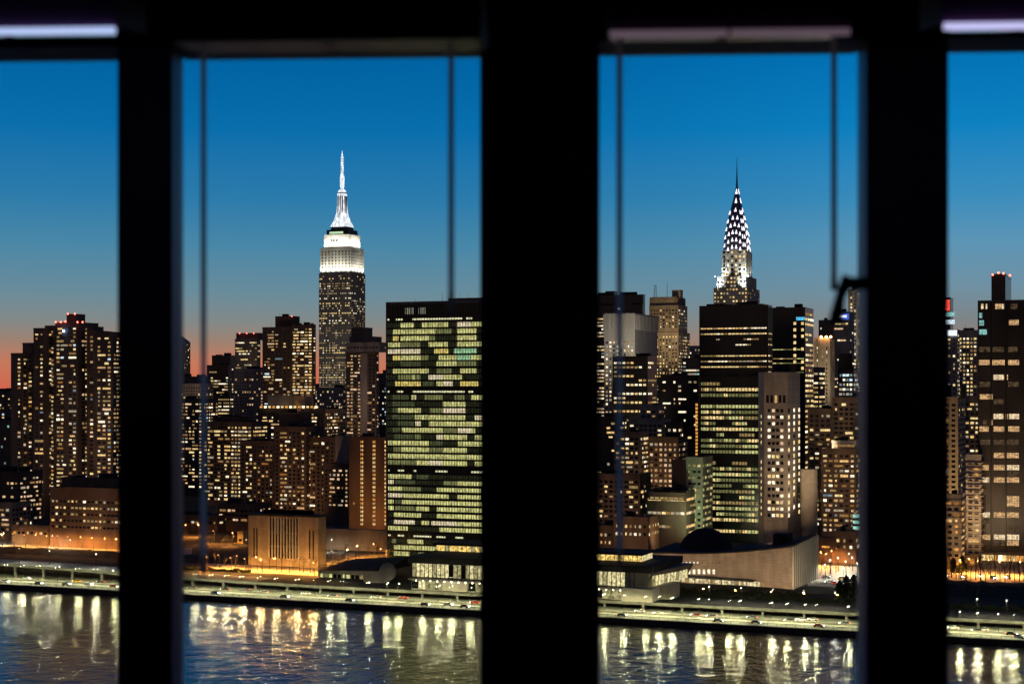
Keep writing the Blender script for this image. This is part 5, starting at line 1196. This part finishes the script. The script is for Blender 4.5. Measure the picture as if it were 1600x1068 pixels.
# ---- plaza
MB().poly([(xat(1262, 790), 790, GZ+.005), (xat(1365, 790), 790, GZ+.005), (xat(1365, 885), 885, GZ+.005), (xat(1262, 885), 885, GZ+.005)]).build('plaza', paving, kind='structure')

# ---- cars
def car_parts():
    body = MB(); prof = [(-2.25, .45), (-2.3, .75), (-2.1, .95), (-1.5, 1.0), (1.0, .98), (2.0, .85), (2.28, .65), (2.25, .4), (-2.25, .38)]
    L0 = [(p, -.88, z) for p, z in prof]; R0 = [(p, .88, z) for p, z in prof]
    body.loft([L0, R0])
    cab = MB().loft([[(-1.75, -.8, .98), (1.05, -.8, .97), (1.05, .8, .97), (-1.75, .8, .98)], [(-1.2, -.62, 1.46), (.25, -.62, 1.48), (.25, .62, 1.48), (-1.2, .62, 1.46)]])
    roof = MB().box(-1.15, .2, -.6, .6, 1.462, 1.5)
    wh = MB().loft([[(.33*math.cos(2*math.pi*k/12), y, .33*math.sin(2*math.pi*k/12)) for k in range(12)] for y in (.1, -.1)])
    return body, cab, roof, wh
bd, cb2, rf2, wh2 = car_parts()
PAINT = {'silver': (.5, .5, .5), 'black': (.02, .02, .022), 'white': (.75, .75, .72), 'red': (.4, .03, .02), 'yellow': (.7, .45, .03), 'blue': (.04, .07, .2), 'grey': (.15, .15, .16)}
CM = {k: (bd.mesh('body', wall('car paint '+k, c, rough=.3, var=.05, spec=.5)), rf2.mesh('roof', MATS['car paint '+k])) for k, c in PAINT.items()}
cab_me = cb2.mesh('cabin_glass', pane_dark); wh_me = wh2.mesh('wheel', wall('tyre', (.02, .02, .02)))
hl_me = MB().box(2.2, 2.3, -.14, .14, -.08, .08).mesh('headlight', lampmat('headlight', (.95, .97, 1), 60)); tl_me = MB().box(-2.33, -2.25, -.18, .18, -.07, .07).mesh('tail_light', lampmat('tail light', (1, .05, .03), 9))
cars = [(8, 681.5, 'white'), (42, 696, 'silver'), (60, 681.5, 'grey'), (104, 685, 'silver'), (120, 696, 'yellow'), (138, 688, 'white'), (158, 699, 'black'), (178, 685, 'red'), (300, 696, 'grey'), (336, 681.5, 'blue'), (352, 696, 'black'), (384, 699, 'grey'), (412, 692.5, 'silver'),
        (444, 681.5, 'black'), (478, 696, 'white'), (520, 692.5, 'grey'), (546, 681.5, 'black'), (588, 696, 'silver'), (630, 699, 'red'), (664, 681.5, 'black'), (700, 685, 'white'), (726, 681.5, 'grey'), (742, 696, 'red'),
        (972, 681.5, 'black'), (1000, 696, 'silver'), (1028, 692.5, 'white'), (1087, 692.5, 'red'), (1112, 692.5, 'grey'), (1122, 681.5, 'silver'), (1175, 696, 'grey'), (1181, 681.5, 'black'), (1234, 692.5, 'black'), (1252, 696, 'white'), (1270, 699, 'silver'), (1279, 681.5, 'red'), (1320, 692.5, 'grey'), (1490, 696, 'white'), (1527, 692.5, 'black'), (1536, 696, 'silver'), (1580, 688, 'black'), (1592, 681.5, 'silver')]
cc = {}
for px, v, col in cars:
    near_ = v < 690; s = near_of(px); k = col+s+str(near_); cc[k] = cc.get(k, 0)+1
    t = thing('car', '%s%s car on the %s riverside carriageway below the %s' % ('' if cc[k] == 1 else ORD[cc[k]-1]+' ', col, 'near' if near_ else 'far', s), 'car', (xat(px, v), v, 2.2), 'cars on the riverside road', 0 if near_ else math.pi)
    copyof(CM[col][0], 'body', (0, 0, 0), t); copyof(cab_me, 'cabin_glass', (0, 0, .003), t); copyof(CM[col][1], 'roof', (0, 0, .006), t)
    for wx in (-1.4, 1.4):
        for wy in (-.82, .82): copyof(wh_me, 'wheel', (wx, wy, .33), t)
    for wy in (-.6, .6): copyof(hl_me, 'headlight', (0, wy, .68), t); copyof(tl_me, 'tail_light', (0, wy, .78), t)
for i, (px, v, col) in enumerate(((1296, 806, 'white'), (1304, 800, 'black'), (1316, 822, 'yellow'), (1330, 815, 'silver'), (1290, 826, 'grey'), (1338, 830, 'white'))):
    t = thing('car', '%s car parked on the lit plaza, %s from the finned glass end' % (col, ORD[i]), 'car', (xat(px, v), v, GZ+.005), 'cars on the plaza', rnd.choice((0, R(180), R(90), R(35))))
    copyof(CM[col][0], 'body', (0, 0, 0), t); copyof(cab_me, 'cabin_glass', (0, 0, .003), t); copyof(CM[col][1], 'roof', (0, 0, .006), t)
    for wx in (-1.4, 1.4):
        for wy in (-.82, .82): copyof(wh_me, 'wheel', (wx, wy, .33), t)
    for wy in (-.6, .6): copyof(hl_me, 'headlight', (0, wy, .68), t); copyof(tl_me, 'tail_light', (0, wy, .78), t)

for i, (px, v, col) in enumerate(((6, 793, 'white'), (30, 797, 'yellow'), (52, 792, 'silver'), (86, 796, 'black'), (118, 793, 'white'), (140, 797, 'grey'), (163, 792, 'yellow'), (1483, 858, 'white'), (1507, 852, 'yellow'), (1531, 860, 'silver'), (1552, 854, 'black'), (1575, 860, 'white'))):
    t = thing('car', '%s car on the orange lit street by the %s' % (col, near_of(px)), 'car', (xat(px, v), v, GZ+.006), 'cars on the lit streets', R((-105, -80, -60, -120)[i % 4]))
    copyof(CM[col][0], 'body', (0, 0, 0), t); copyof(cab_me, 'cabin_glass', (0, 0, .003), t); copyof(CM[col][1], 'roof', (0, 0, .006), t)
    for wx in (-1.4, 1.4):
        for wy in (-.82, .82): copyof(wh_me, 'wheel', (wx, wy, .33), t)
    for wy in (-.6, .6): copyof(hl_me, 'headlight', (0, wy, .68), t); copyof(tl_me, 'tail_light', (0, wy, .78), t)
